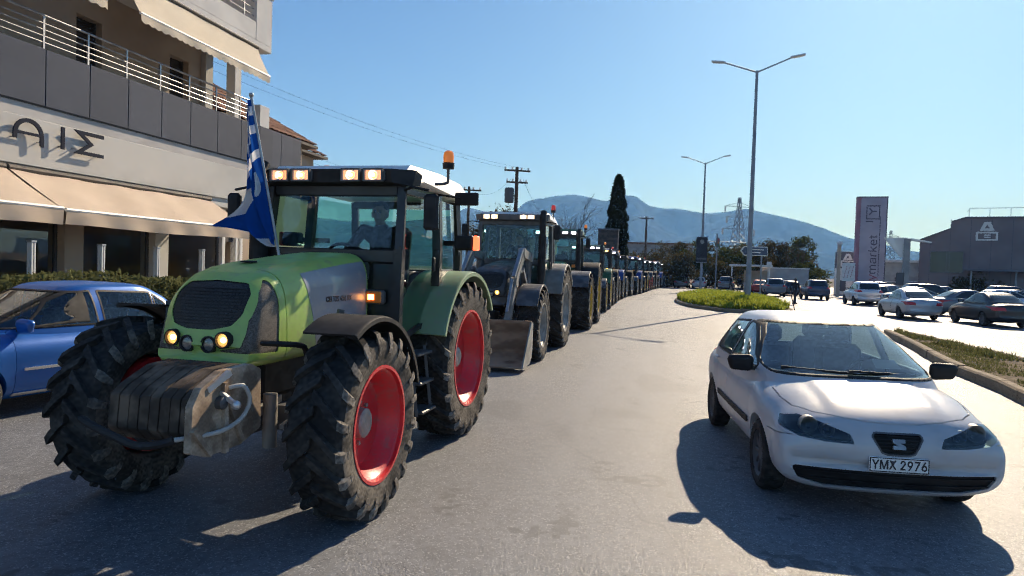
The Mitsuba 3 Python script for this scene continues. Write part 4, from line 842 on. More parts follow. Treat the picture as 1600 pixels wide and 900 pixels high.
        for x_, ys in ((xs, (-.36, .36)), (xs - .85, (-.36, .36))):
            for y_ in ys:
                st = k.name('seat'); k.add('cushion', box((x_ + .12, y_, .53), (.52, .5, .16), .06), 'seat_fabric', st)
                k.add('backrest', rot(box((x_ - .16, y_, .82), (.14, .48, .62), .06), 'y', -14, (x_ - .16, y_, .55)), 'seat_fabric', st)
                k.add('headrest', box((x_ - .30, y_, 1.20), (.1, .27, .19), .045), 'seat_fabric', st)
        c0 = A(cab_x - .78, .36, .90); a = np.linspace(0, 2 * np.pi, 25)[:-1]; ax1, ax2 = A(0, 1, 0), A(.42, 0, .91)
        stw = k.name('steering_wheel'); k.add('rim', tube([c0 + .185 * (np.cos(t) * ax1 + np.sin(t) * ax2) for t in a], .016, 8, True), 'black_plastic', stw)
        k.add('spokes', cat(bar(c0 - ax1 * .17, c0 + ax1 * .17, .04, .02), bar(c0, c0 - ax2 * .17, .04, .02), ball(c0, .05, 1), bar(c0, c0 + A(.3, 0, -.12), .05)), 'black_plastic', stw)
        k.add('interior_mirror', box((S['wx'] + .17, 0, S['wind'][2][1] - .07), (.03, .22, .065), .012), 'black_plastic')
        for i_, (yy, sgn_) in enumerate(((.42, -1), (-.12, -1))):
            x0 = cab_x + .02; wi = k.name('wiper'); e = (yy, yy - .52); zz = [S['wind'][0][1] + .012, S['wind'][0][1] + .045]
            k.add('blade', tube([(cab_x - .03 - .16 * (abs(y_) / .7) ** 2, y_, S['wind'][0][1] + .015 + .02 * t_) for t_, y_ in zip(np.linspace(0, 1, 6), np.linspace(yy + .1, yy - .48, 6))], .011, 6), 'black_plastic', wi)
    for s in (-1, 1):
        mx, mz = S['mirror']; sel = (np.abs(body0.vertices[:, 0] - mx) < .1) & (np.abs(body0.vertices[:, 2] - mz) < .06); yy = np.abs(np.asarray(body0.vertices)[sel][:, 1]).max()
        m = k.name('door_mirror')
        def S_(p, r): return m3.Manifold.sphere(r, 16).translate([float(v) for v in p])
        sh = m3.Manifold.batch_hull([S_((mx + .03, s * (yy + .05), mz + .035), .05), S_((mx + .02, s * (yy + .19), mz + .03), .05), S_((mx + .02, s * (yy + .05), mz - .03), .045), S_((mx + .02, s * (yy + .18), mz - .025), .04)]).trim_by_plane([1, 0, 0], mx - .005)
        k.add('shell', unman(sh), S.get('mirror_mat', 'black_plastic'), m); k.add('foot', bar((mx + .01, s * (yy - .03), mz - .045), (mx + .02, s * (yy + .08), mz - .03), .06, .04), 'black_plastic', m)
        k.add('glass', box((mx - .006, s * (yy + .12), mz), (.006, .17, .10), .002), 'mirror_glass', m)
    return k
WHITE_CAR = dict(W=1.698, wb=2.46, R=.295, bf=.125, br=.16, crease=.013, zmid=.50, e1=3.7, ef=3.7,
    zt=[(-3.42, .66), (-3.38, .84), (-3.25, .935), (-2.9, .965), (-2.2, .975), (-.5, .975), (-.2, .955), (.1, .915), (.4, .85), (.58, .79), (.68, .74), (.745, .672), (.782, .59), (.80, .48)],
    zb=[(-3.42, .42), (-3.34, .28), (-2.9, .22), (-2.4, .17), (-.3, .165), (.3, .165), (.60, .19), (.71, .22), (.77, .29), (.80, .40)],
    w=[(-3.42, .62), (-3.3, .76), (-2.5, .825), (-1.2, .84), (0, .835), (.4, .82), (.6, .83), (.72, .82), (.78, .79), (.80, .73)],
    gh=[(.80, .12, -3.12, .81), (.96, -.05, -2.98, .795), (1.10, -.39, -2.80, .735), (1.25, -.79, -2.58, .662), (1.35, -1.08, -2.42, .60), (1.40, -1.25, -2.30, .55), (1.43, -1.42, -2.16, .45), (1.442, -1.65, -1.98, .25)],
    wind=[(-.735, .985), (.735, .985), (.565, 1.355), (-.565, 1.355)], wx=-1.32, rear=[(-.58, 1.02), (.58, 1.02), (.48, 1.33), (-.48, 1.33)], rx=-2.2, wind_base=-.1,
    side=[[(-.52, .985), (-1.47, .985), (-1.44, 1.335), (-1.17, 1.325), (-.95, 1.235)], [(-1.56, .985), (-2.34, .99), (-2.42, 1.06), (-2.14, 1.30), (-1.53, 1.335)]],
    doors=[[(-.42, .25), (-1.505, .25), (-1.505, .955), (-.42, .955)], [(-1.52, .25), (-2.05, .25), (-2.12, .52), (-2.32, .66), (-2.42, .955), (-1.52, .955)]],
    hoodcut=[[(-.02, -.72), (.20, -.71), (.40, -.665), (.54, -.55), (.635, -.36), (.675, -.18), (.685, 0), (.675, .18), (.635, .36), (.54, .55), (.40, .665), (.20, .71), (-.02, .72)]],
    lamp=[(.80, .66), (.765, .725), (.66, .75), (.55, .73), (.33, .655), (.30, .585), (.5, .59), (.68, .61)], tail=[(.5, .72), (.70, .72), (.70, .86), (.55, .86)],
    grille=[(-.165, .685), (.165, .685), (.185, .65), (.12, .535), (.07, .52), (-.07, .52), (-.12, .535), (-.185, .65)],
    intake=[(-.74, .395), (.74, .395), (.68, .295), (.5, .255), (-.5, .25), (-.68, .295)], plate='YMX 2976', seatx=-1.45, mirror=(-.56, 1.0), strip=[(-.42, .47), (-2.02, .47), (-2.02, .525), (-.42, .525)], rim='metal_dark')
kw = make_car(WHITE_CAR, 'white_paint', 2)
kw.add('permit', mesh([(-.50, .30, 1.01), (-.50, .52, 1.01), (-.62, .50, 1.08), (-.62, .30, 1.08)], [(0, 1, 2), (0, 2, 3)]), 'paper', sm=False)
kw.add('aerial', tube([(-2.1, 0, 1.42), (-2.3, 0, 1.62)], .006, 5), 'black_plastic')
place(kw, 'car', 'white hatchback facing the camera with black door mirrors and a dark oval grille', 'car', facing(2.99, 5.91, -.123))
BLUE = {**WHITE_CAR, 'plate': '', 'mirror_mat': 'paint_blue', 'strip_mat': 'metal_pale', 'strip': [(-.5, .52), (-2.02, .52), (-2.02, .55), (-.5, .55)], 'sill': [(-.42, .235), (-2.0, .235), (-2.0, .275), (-.42, .275)],
    'zt': [(-3.25, .62), (-3.22, .80), (-3.1, .92), (-2.8, .965), (-2.2, .975), (-.5, .975), (-.2, .955), (.1, .905), (.4, .835), (.58, .77), (.68, .71), (.755, .62), (.79, .50)],
    'zb': [(-3.25, .42), (-3.18, .28), (-2.9, .22), (-2.4, .17), (-.3, .165), (.3, .165), (.62, .19), (.74, .225), (.79, .36)],
    'w': [(-3.25, .62), (-3.15, .76), (-2.5, .825), (-1.2, .84), (0, .835), (.4, .82), (.6, .80), (.72, .765), (.79, .66)],
    'gh': [(.80, -.02, -3.1, .74), (.96, -.22, -3.0, .725), (1.10, -.52, -2.88, .69), (1.25, -.86, -2.70, .64), (1.36, -1.12, -2.50, .585), (1.42, -1.25, -2.36, .55), (1.455, -1.45, -2.16, .45), (1.468, -1.65, -1.98, .25)],
    'side': [[(-.62, .985), (-1.47, .985), (-1.44, 1.36), (-1.2, 1.345), (-.95, 1.25)], [(-1.58, .985), (-2.30, .99), (-2.30, 1.33), (-1.56, 1.36)], [(-2.36, .995), (-2.62, 1.03), (-2.5, 1.2), (-2.36, 1.30)]]}
kbl = make_car(BLUE, 'paint_blue', 2)
place(kbl, 'car', 'metallic blue hatchback beside the pavement, partly behind the lead tractor', 'car', facing(-6.3, 7.50, -.375))
SEDAN = {**WHITE_CAR, 'zt': [(-3.55, .66), (-3.5, .86), (-3.38, .96), (-2.9, .99), (-2.2, .985), (-.5, .975), (-.2, .955), (.1, .905), (.4, .835), (.58, .77), (.68, .71), (.755, .62), (.79, .50)],
    'zb': [(-3.55, .42), (-3.44, .28), (-2.9, .22), (-2.4, .17), (-.3, .165), (.3, .165), (.62, .19), (.74, .225), (.79, .36)], 'w': [(-3.55, .66), (-3.4, .78), (-2.5, .83), (-1.2, .845), (0, .84), (.4, .82), (.6, .80), (.72, .765), (.79, .66)],
    'gh': [(.80, -.02, -3.2, .74), (.96, -.22, -3.05, .725), (1.10, -.52, -2.76, .685), (1.25, -.86, -2.45, .63), (1.35, -1.10, -2.2, .58), (1.40, -1.25, -2.05, .54), (1.43, -1.42, -1.9, .45), (1.442, -1.6, -1.75, .25)],
    'side': [[(-.62, .985), (-1.47, .985), (-1.44, 1.335), (-1.17, 1.325), (-.95, 1.235)], [(-1.53, .985), (-2.5, .995), (-2.1, 1.26), (-1.9, 1.325), (-1.50, 1.335)]], 'tail': [(.42, .70), (.8, .70), (.8, .85), (.45, .83)], 'rear': [(-.6, 1.02), (.6, 1.02), (.5, 1.32), (-.5, 1.32)], 'rx': -2.0}
SUV = {**WHITE_CAR, 'W': 1.82, 'R': .345, 'zt': [(-3.42, .72), (-3.38, 1.0), (-3.3, 1.08), (-2.9, 1.10), (-2.2, 1.10), (-.5, 1.09), (-.2, 1.07), (.1, 1.04), (.4, .99), (.58, .93), (.68, .84), (.755, .72), (.79, .58)],
    'zb': [(-3.42, .5), (-3.34, .36), (-2.9, .3), (-2.4, .26), (-.3, .25), (.3, .25), (.62, .28), (.74, .32), (.79, .46)], 'w': [(-3.42, .80), (-3.3, .86), (-2.5, .89), (-1.2, .90), (0, .89), (.4, .88), (.6, .86), (.72, .82), (.79, .7)],
    'gh': [(.90, -.1, -3.38, .82), (1.08, -.3, -3.33, .80), (1.25, -.6, -3.22, .76), (1.42, -.88, -3.08, .71), (1.55, -1.1, -2.96, .67), (1.61, -1.25, -2.88, .62), (1.645, -1.5, -2.7, .5), (1.655, -1.8, -2.4, .3)],
    'wind': [(-.72, 1.10), (.72, 1.10), (.62, 1.54), (-.62, 1.54)], 'rear': [(-.68, 1.13), (.68, 1.13), (.6, 1.52), (-.6, 1.52)], 'rx': -2.7, 'side': [[(-.7, 1.1), (-1.5, 1.1), (-1.47, 1.53), (-1.2, 1.52), (-.98, 1.4)], [(-1.58, 1.1), (-2.4, 1.11), (-2.34, 1.52), (-1.54, 1.53)], [(-2.48, 1.12), (-3.0, 1.16), (-2.86, 1.42), (-2.44, 1.51)]],
    'doors': [[(-.42, .36), (-1.505, .36), (-1.505, 1.07), (-.42, 1.07)], [(-1.52, .36), (-2.0, .36), (-2.1, .62), (-2.32, .78), (-2.42, 1.07), (-1.52, 1.07)]],
    'lamp': [(.84, .80), (.8, .90), (.66, .91), (.40, .84), (.38, .77), (.5, .76)], 'tail': [(.52, .93), (.86, .93), (.86, 1.10), (.6, 1.08)], 'mirror': (-.6, 1.12)}
HATCH = {**BLUE, 'tail': [(.5, .72), (.78, .72), (.78, .92), (.58, .92)]}
KC = {}
def parked(kind, paint, x, y, az, label, group=None, s=1.0):
    """az: compass of the car's nose, degrees right of straight ahead"""
    S = {'sedan': SEDAN, 'suv': SUV, 'hatch': HATCH}[kind]
    if kind not in KC:
        kk = make_car(S, 'paint_any', 1); KC[kind] = kk
    a = math.radians(az); fx, fy = math.sin(a), math.cos(a)
    place(KC[kind], 'parked_car', label, 'car', T4().translate([x, y, .004]) @ T4().rotate([0, 0, 1], 90 - az) @ T4().scale([s, s, s]) @ T4().translate([1.3, 0, 0]), group or 'cars standing on the far carriageway and car park', remap={'paint_any': paint, 'paint_blue': paint})
M('paint_any', (.3, .3, .3), .3)
for a in (('sedan', 'paint_silver', 19.45, 34.3, 10, 'silver saloon seen from behind on the far carriageway, nearest of the silver cars'), ('suv', 'paint_pearl', 25.05, 50.0, 12, 'white sport utility car ahead of the silver saloon, below the market tower'),
          ('suv', 'paint_navy', 25.3, 58.5, 13, 'dark blue sport utility car ahead of the white one'), ('sedan', 'paint_black', 20.9, 30.6, 8, 'black saloon at the right edge of the photo, right of the silver saloon'),
          ('hatch', 'paint_black', 27.3, 68.5, 16, 'black hatchback behind the walking person'), ('sedan', 'paint_red', 25.3, 71.5, 18, 'dark red saloon behind the foot of the tall street lamp'), ('suv', 'paint_grey', 24.2, 79.0, 18, 'dark grey sport utility car in front of the kiosk'),
          ('hatch', 'paint_silver', 23.2, 86.5, 18, 'silver hatchback left of the kiosk'), ('sedan', 'paint_grey', 21.4, 88.0, 20, 'blue grey saloon left of the silver hatchback, under the banner'), ('sedan', 'paint_red', 27.2, 110, 24, 'small far red saloon beside the last tractor'), ('hatch', 'paint_grey', 29.8, 108, 24, 'small far grey hatchback right of the far red saloon'),
          ('sedan', 'paint_silver', 26.4, 45.3, 95, 'silver saloon parked crosswise behind the nearest silver one'), ('hatch', 'paint_pearl', 30.6, 43.2, 95, 'pale hatchback parked crosswise behind the black saloon'), ('suv', 'paint_black', 28.6, 47.5, 100, 'black sport utility car in the back row, right of the market tower'),
          ('sedan', 'paint_pearl', 33.4, 46.5, 96, 'white saloon in the back row near the right edge'), ('hatch', 'paint_grey', 29.5, 54.5, 60, 'grey hatchback in the car park below the annex'), ('suv', 'paint_grey', 24.0, 64.2, 14, 'grey sport utility car in line ahead of the dark blue one'), ('hatch', 'paint_silver', 23.9, 27.6, 8, 'silver hatchback just outside the right edge')):
    if 'outside' not in a[5]: parked(*a)
for a in (('hatch', 'paint_black', 27.2, 52.6, 12, 'black hatchback just right of the white sport utility car'), ('sedan', 'paint_navy', 29.6, 59.5, 14, 'dark saloon in the car park, in front of the market tower'), ('suv', 'paint_black', 33.2, 62.5, 100, 'black sport utility car parked at the foot of the market tower'),
          ('hatch', 'paint_grey', 36.0, 58.0, 98, 'grey hatchback parked below the station sign'), ('sedan', 'paint_black', 36.4, 50.4, 97, 'black saloon in the back row below the large letter sign'), ('suv', 'paint_navy', 39.6, 55.2, 97, 'dark blue sport utility car near the supermarket canopy'), ('sedan', 'paint_grey', 24.7, 37.6, 95, 'dark grey saloon parked crosswise behind the black saloon, near the right edge'), ('hatch', 'paint_navy', 29.2, 73.5, 60, 'dark hatchback in front of the pale cabin')): parked(*a)
# ================================================================ people
def hand_bones(w, d, up, s=1.0):
    d = d / np.linalg.norm(d); n = np.cross(d, up); n /= np.linalg.norm(n); B = [((w), .022, w + d * .05 * s, .026)]
    for i, L in enumerate((.060, .072, .068, .052)):
        b = w + d * .075 * s + n * (i - 1.5) * .019; m = b + d * L * .5 - up * .012; e = m + d * L * .35 - up * .03
        B += [(w + d * .03, .018, b, .010), (b, .010, m, .009), (m, .009, e, .008)]
    t0 = w + d * .03 + n * -.03; B += [(w + d * .01, .016, t0, .012), (t0, .012, t0 + d * .035 - n * .018, .010)]
    return B
def person(k, J, parent='', shirt='shirt_dark', legs='trouser_dark'):
    """J: joints pelvis chest neck head(dir) sh el wr (l, r) hip kn an"""
    up = A(0, 0, 1); bones = lambda L: [((a, r), (b, q)) for a, r, b, q in L]
    T = [(J['pelvis'], .125, J['waist'], .115), (J['waist'], .115, J['chest'], .135), (J['chest'], .135, J['neck'] - A(0, 0, .06), .085)]
    for s in 'lr': T += [(J['chest'], .12, J['sh' + s], .068), (J['sh' + s], .068, J['el' + s], .05), (J['el' + s], .05, J['wr' + s], .036)]
    k.add('shirt', capsule_chain(bones(T)), shirt, parent, True)
    Lg = [(J['pelvis'] + A(0, 0, .02), .13, J['pelvis'] - A(0, 0, .05), .13)]
    for s in 'lr':
        Lg += [(J['pelvis'], .11, J['hp' + s], .095), (J['hp' + s], .092, J['kn' + s], .062), (J['kn' + s], .062, J['an' + s], .043)]
    k.add('trousers', capsule_chain(bones(Lg)), legs, parent, True)
    H, f = J['head'], J['face'] / np.linalg.norm(J['face']); sd = np.cross(f, up)
    hb = [(J['neck'] - A(0, 0, .05), .055, H - up * .08, .052), (H + up * .02 - f * .012, .088, H - up * .05 + f * .022, .062), (H - up * .05 + f * .02, .06, H - up * .095 + f * .05, .035), (H - up * .01 + f * .08, .016, H - up * .04 + f * .098, .015)]
    for s in (-1, 1): hb += [(H + sd * s * .083 - up * .005, .016, H + sd * s * .082 - up * .045, .013)]
    for s in 'lr': hb += hand_bones(J['wr' + s], J['wr' + s] - J['el' + s], up)
    k.add('body', capsule_chain(bones(hb), .014, 3), 'skin', parent, True)
    e = k.name('face', parent)
    for s in (-1, 1): k.add('eye', ball(H + f * .082 + sd * s * .031 + up * .002, .011, 1), 'hair', e); k.add('brow', bar(H + f * .09 + sd * s * .018 + up * .022, H + f * .084 + sd * s * .045 + up * .02, .007, .006), 'hair', e)
    k.add('mouth', bar(H + f * .083 - sd * .02 - up * .072, H + f * .083 + sd * .02 - up * .072, .007, .008), 'rust_steel', e)
    hr = capsule_chain(bones([(H + up * .035 - f * .025, .093, H - up * .02 - f * .05, .072)]), .02, 4); v = np.asarray(hr.vertices); k.add('hair', hr, 'hair', parent, True)
    for s in 'lr':
        fd = J['an' + s]; k.add('shoe', hull([fd + A(0, 0, .03) + f * a + sd * b + up * c for a, b, c in [(x, y, z) for x, z1 in ((-.07, .05), (.05, .04), (.17, 0), (.19, -.03)) for y in (-.04, .04) for z in (z1, -.09 + .02)]]), 'black_plastic', parent)
def stand(x, y, th, seed, step, label):
    g = np.random.default_rng(seed); k = Kit(); f = A(1, 0, 0); J = dict(pelvis=A(0, 0, .95), waist=A(.01, 0, 1.1), chest=A(.02, 0, 1.3), neck=A(.03, 0, 1.5), head=A(.05, 0, 1.63), face=A(1, 0, -.05))
    for s, c in (('l', 1), ('r', -1)):
        J['sh' + s] = A(.02, .19 * c, 1.42); J['el' + s] = A(-.02 - step * c * .1, .25 * c, 1.14); J['wr' + s] = A(.08 - step * c * .22, .24 * c, .92)
        J['hp' + s] = A(0, .09 * c, .92); J['kn' + s] = A(.04 + step * c * .22, .10 * c, .50); J['an' + s] = A(step * c * .34 - .02, .10 * c, .08)
    person(k, J); place(k, 'person', label, 'person', facing(x, y, th, .004))
stand(18.7, 46.2, 2.2, 1, .8, 'person in dark clothes walking across the far carriageway beyond the white car')
stand(24.2, 74.6, .4, 2, .2, 'person in dark clothes standing in front of the kiosk, left of the red car')
stand(23.4, 74.9, .9, 3, .5, 'second dark clothed person by the kiosk, beside the other one')
# ================================================================ tractors
def ag_tyre(R, w, rr, nl=21, lh=.045, seg=60):
    prof = [(rr, -.42 * w), (rr + .02, -.47 * w), ((R + rr) / 2, -.52 * w), (R - lh * 1.9, -.5 * w), (R - lh * 1.25, -.42 * w), (R - lh, 0), (R - lh * 1.25, .42 * w), (R - lh * 1.9, .5 * w), ((R + rr) / 2, .52 * w), (rr + .02, .47 * w), (rr, .42 * w), (rr - .02, .3 * w), (rr - .02, -.3 * w)]
    P = np.array(prof); t = out(rings(np.stack([np.stack([math.cos(a) * P[:, 0], P[:, 1], math.sin(a) * P[:, 0]], -1) for a in np.arange(seg) / seg * 2 * np.pi]), closed=True, cap=False))
    pi_ = t.faces % len(prof); tr = ((pi_ >= 3) & (pi_ <= 7)).all(1); t = (mesh(t.vertices, t.faces[tr]), mesh(t.vertices, t.faces[~tr]))
    L, E = [], []
    for s in (-1, 1):
        for i in range(nl):
            a0 = (i + (.5 if s > 0 else 0)) / nl * 2 * np.pi; D = .50 * w / R * .95; R_ = []
            for t_, y, rt, rb, hw in ((0, -.03, R, R - lh - .012, .030), (.35, .16, R - .002, R - lh - .012, .028), (.72, .34, R - .006, R - lh * 1.15 - .012, .028), (1.0, .47, R - .014, R - lh * 1.5, .030), (1.1, .522, R - .05, R - .10, .030), (1.16, .545, R - .10, R - .125, .026), (1.2, .53, R - .16, R - .165, .02)):
                a = a0 - D * min(t_, 1.12); h = hw / R
                R_.append([[math.cos(a + q) * r, s * y * w, math.sin(a + q) * r] for q, r in ((-h * 1.25, rb), (h * 1.25, rb), (h, rt), (-h, rt))])
            L.append(rings(R_[:4])); E.append(rings(R_[3:]))
    return t, cat(L), cat(E)
TY = {}
def tractor_wheel(k, x, y, R, w, side, rr, rim, steer=0, nl=21, hub=True, dup=False):
    key = (R, w, rr, nl)
    if key not in TY: TY[key] = ag_tyre(R, w, rr, nl)
    g = k.name('wheel'); t, l, e = TY[key]; turn = lambda m: mv(rot(m, 'z', steer), x, y, R)
    k.add('tyre', turn(t[0]), 'tyre_rubber', g); k.add('sidewall', turn(t[1]), 'tyre_wall', g); k.add('lugs', turn(l), 'tyre_rubber', g, kind='stuff'); k.add('lug_ends', turn(e), 'sidewall_dust', g, kind='stuff')
    o = side * w; n = 36
    rimm = lathe([(rr * .62, o * .02), (rr * .80, o * .06), (rr * .86, o * .22), (rr * .95, o * .40), (rr + .015, o * .455), (rr + .018, o * .485), (rr, o * .485), (rr - .012, o * .40), (rr * .93, o * .38), (rr * .83, o * .2), (rr * .77, o * .03), (rr * .62, -o * .02)], n, 'y')
    prof = np.array([(.001, o * .02), (rr * .64, o * .02), (rr * .78, o * .05), (rr * .84, o * .2), (rr * .93, o * .38), (rr - .008, o * .41), (rr - .004, o * .485), (rr + .018, o * .485), (rr + .02, o * .44), (rr + .0, o * .40), (rr * .96, o * .3), (rr * .88, -o * .3), (rr * .9, -o * .44), (.001, -o * .44)])
    k.add('rim', turn(lathe(prof, n, 'y')), rim, g)
    hb = [lathe([(.001, o * .20), (.085, o * .20), (.105, o * .17), (.11, o * .02), (.001, o * .02)], 20, 'y')]
    k.add('hub', turn(cat(hb)), 'hub_grey', g)
    if hub:
        k.add('bolts', turn(cat([rot(mv(lathe([(.001, o * .07), (.016, o * .07), (.016, o * .015), (.001, o * .015)], 6, 'y'), .15, 0, 0), 'y', i * 45) for i in range(8)])), 'hub_grey', g, kind='stuff')
        k.add('valve', turn(bar((rr * .74, o * .06, 0), (rr * .70, o * .2, 0), .012)), 'metal_dark', g)
def fender(c, R, a0, a1, y0, y1, th=.02, lip=.05, n=20):
    a = np.radians(np.linspace(a0, a1, n)); s = 1 if y1 > y0 else -1
    sec = [(R - lip, y1), (R - .01, y1), (R, y1 - s * .02), (R, y0), (R - th, y0), (R - th, y1 - s * .025), (R - lip, y1 - s * .02)]
    return rings([[(c[0] + math.cos(t) * r, y, c[1] + math.sin(t) * r) for r, y in sec] for t in a])
def glasspane(P): return mesh(P, [(0, i, i + 1) for i in range(1, len(P) - 1)])
def tractor(S):
    k = Kit(); R, r, wb = S['R'], S['r'], S['wb']; wr, wf, yr, yf = S['wr'], S['wf'], S['yr'], S['yf']; lead = S.get('lead', False); hm = S['hood']; cz = S.get('cz', 0.0); nl = S.get('nl', 20)
    for s in (-1, 1):
        tractor_wheel(k, wb, s * yf, r, wf, s, r * S.get('rrf', .60), S['rim'], S.get('steer', 0), nl, lead)
        tractor_wheel(k, 0, s * yr, R, wr, s, R * .60, S['rim'], 0, nl + 1, lead)
        if S.get('dual'): tractor_wheel(k, 0, s * (yr + wr * 1.12), R, wr, s, R * .60, S['rim'], 0, nl + 1, False)
    # frame, axles, engine block
    nx, hz, hr = S['nose'], S['hz'], S['hr']    # nose x, hood height at the cab, hood rear x
    k.add('front_axle', cat(bar((wb, -yf + wf * .3, r), (wb, yf - wf * .3, r), .16, .18), box((wb, 0, r + .02), (.34, .44, .3), .05), *[lathe([(.001, -.12), (.15, -.12), (.17, 0), (.15, .12), (.001, .12)], 14, 'y').apply_translation((wb, s * (yf - wf * .62), r)) for s in (-1, 1)], *[lathe([(.001, -.05), (r * .44, -.05), (r * .48, 0), (r * .44, .05), (.001, .05)], 24, 'y').apply_translation((wb, s * (yf - wf * .5), r)) for s in (-1, 1)]), 'graphite')
    k.add('rear_axle', cat(lathe([(.001, -yr + .1), (.16, -yr + .1), (.2, -.3), (.26, 0), (.2, .3), (.16, yr - .1), (.001, yr - .1)], 16, 'y').apply_translation((0, 0, R)), box((.1, 0, R), (.8, .6, .6), .06)), 'graphite')
    k.add('chassis', cat(box((wb * .5, 0, R * .95), (wb + .2, .42, .42), .04), box((wb * .75, 0, R * 1.18), (wb * .6, .5, .42), .05), box((nx - .35, 0, r + .16), (.8, .36, .26), .03)), 'black_plastic')
    k.add('fuel_tank', box((wb * .42, .52, R * .72), (.72, .34, .5), .08), 'black_plastic'); k.add('battery_box', box((wb * .42, -.52, R * .75), (.72, .34, .5), .05), 'black_plastic')
    st = k.name('steps')
    for i in range(3):
        for s in ((1, -1) if lead else (1,)): k.add('tread', box((wb * .38 + .02 * i, s * (.74 + .02 * (2 - i)), .45 + i * .27), (.36, .22, .03), .008), 'metal_dark', st)
    k.add('side_rail', cat(bar((wb * .38 - .18, .83, .42), (wb * .38 - .14, .76, 1.05), .03), bar((wb * .38 + .18, .83, .42), (wb * .38 + .22, .76, 1.05), .03)), 'metal_dark', st)
    # hood
    x = np.r_[np.linspace(hr, nx - .35, 10), np.linspace(nx - .33, nx, 16)]; d = hz - 1.0
    hb = S.get('hb', 1.06); ht = pch([(hr, hz), (hr + (nx - hr) * .42, hz - .07), (nx - .42, hz - .155), (nx - .24, hz - .235), (nx - .14, hz - .315), (nx - .07, hz - .43), (nx - .025, hz - .56), (nx, hz - .68)], x)
    hw = pch([(hr, S['hw']), (nx - .4, S['hw'] * .97), (nx - .12, S['hw'] * .94), (nx, S['hw'] * .88)], x); zb = pch([(hr, hb + .06), (nx - .3, hb), (nx - .02, hb + .02), (nx, hb + .05)], x)
    ph = np.linspace(-np.pi / 2, 1.5 * np.pi, 45)[:-1]; c, s = np.cos(ph), np.sin(ph); e = 5.6
    Rr = [np.c_[x[i] - .085 * (np.abs(hw[i] * sup(c, e)) / .4) ** 2 * np.clip((x[i] - nx + .5) * 2, 0, 1), hw[i] * sup(c, e) * (1 - .10 * np.clip(s, 0, 1)), (ht[i] + zb[i]) / 2 + (ht[i] - zb[i]) / 2 * sup(s, np.where(s > 0, 4.8, 7))] for i in range(len(x))]
    hood = rings(Rr); B = man(hood); body0 = hood; fl = lambda a, b: man(off(body0, a)) - man(off(body0, b))
    xs = lambda z: z + (hz - 1.91)
    gpoly = rpoly([(-.24, xs(1.655)), (0, xs(1.67)), (.24, xs(1.655)), (.295, xs(1.58)), (.285, xs(1.44)), (.23, xs(1.365)), (.1, xs(1.335)), (-.1, xs(1.335)), (-.23, xs(1.365)), (-.285, xs(1.44)), (-.295, xs(1.58))], .04); gp = man(extrx(gpoly, nx - .8, nx + 1))
    B = B - (gp - man(off(body0, -.014))); gr = k.name('grille'); k.add('mesh_panel', unman(fl(-.008, -.02) ^ gp), 'grille_mesh', gr)
    if lead or S.get('slats'):
        for z in np.arange(xs(1.37), xs(1.63), .022): k.add('slat', unman(fl(-.002, -.02) ^ (gp ^ man(span((nx - .9, -.4, z), (nx + 1, .4, z + .005))))), 'black_plastic', gr)
    for s in (-1, 1):
        sp_ = rpoly([(nx - .33, xs(1.70)), (nx - .22, xs(1.59)), (nx - .11, xs(1.40)), (nx - .045, xs(1.18)), (nx - .37, xs(1.165)), (nx - .37, xs(1.5))], .02)
        a, b = sorted((s * .15, s * .8)); a2, b2 = sorted((s * .36, s * .8)); pr = man(extry(sp_, a, b)); B = B - (pr - man(off(body0, -.012))); k.add('side_grille', unman(fl(-.006, -.018) ^ pr), S.get('sg', 'side_mesh'))
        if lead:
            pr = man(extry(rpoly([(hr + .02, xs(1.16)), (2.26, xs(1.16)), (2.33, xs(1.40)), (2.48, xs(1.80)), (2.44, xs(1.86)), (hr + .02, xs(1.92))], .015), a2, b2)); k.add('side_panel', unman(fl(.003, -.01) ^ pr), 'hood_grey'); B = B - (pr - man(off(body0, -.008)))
            pr = man(extry(sg.LineString([(2.66, xs(1.02)), (2.68, xs(1.4)), (2.74, xs(1.9))]).buffer(.005), a, b)); B = B - (pr - man(off(body0, -.012)))
    lm = []
    for i, (yy, zz, on) in enumerate(((-.2, 1.27, 1), (-.085, 1.235, 0), (.085, 1.235, 0), (.2, 1.27, 1))):
        zz = xs(zz); v = np.asarray(body0.vertices); sel = (np.abs(v[:, 1] - yy) < .06) & (np.abs(v[:, 2] - zz) < .06) & (v[:, 0] > nx - .6); x0 = v[sel, 0].max() + .004 if sel.any() else nx - .02
        B = B - man(lathe([(.001, -.07), (.046, -.07), (.046, .2), (.001, .2)], 20, 'x').apply_translation((x0, yy, zz))); h = k.name('headlight'); k.add('bezel', mv(lathe([(.045, -.06), (.058, -.06), (.058, .012), (.048, .014), (.044, .0), (.04, -.05)], 20, 'x'), x0, yy, zz), 'black_plastic', h)
        k.add('reflector', mv(lathe([(.001, -.045), (.02, -.04), (.044, -.005), (.046, -.05), (.001, -.05)], 16, 'x'), x0, yy, zz), 'hub_grey', h)
        if on: k.add('bulb', ball((x0 - .008, yy, zz), .021, 1), 'lamp_glass', h, **lamp(S.get('headc', (5, 2.6, .6))))
        k.add('lens', mv(lathe([(.001, .008), (.03, .006), (.045, -.001), (.045, -.0035), (.001, .004)], 16, 'x'), x0, yy, zz), 'glass_clear', h)
    k.add('hood', unman(B), hm)
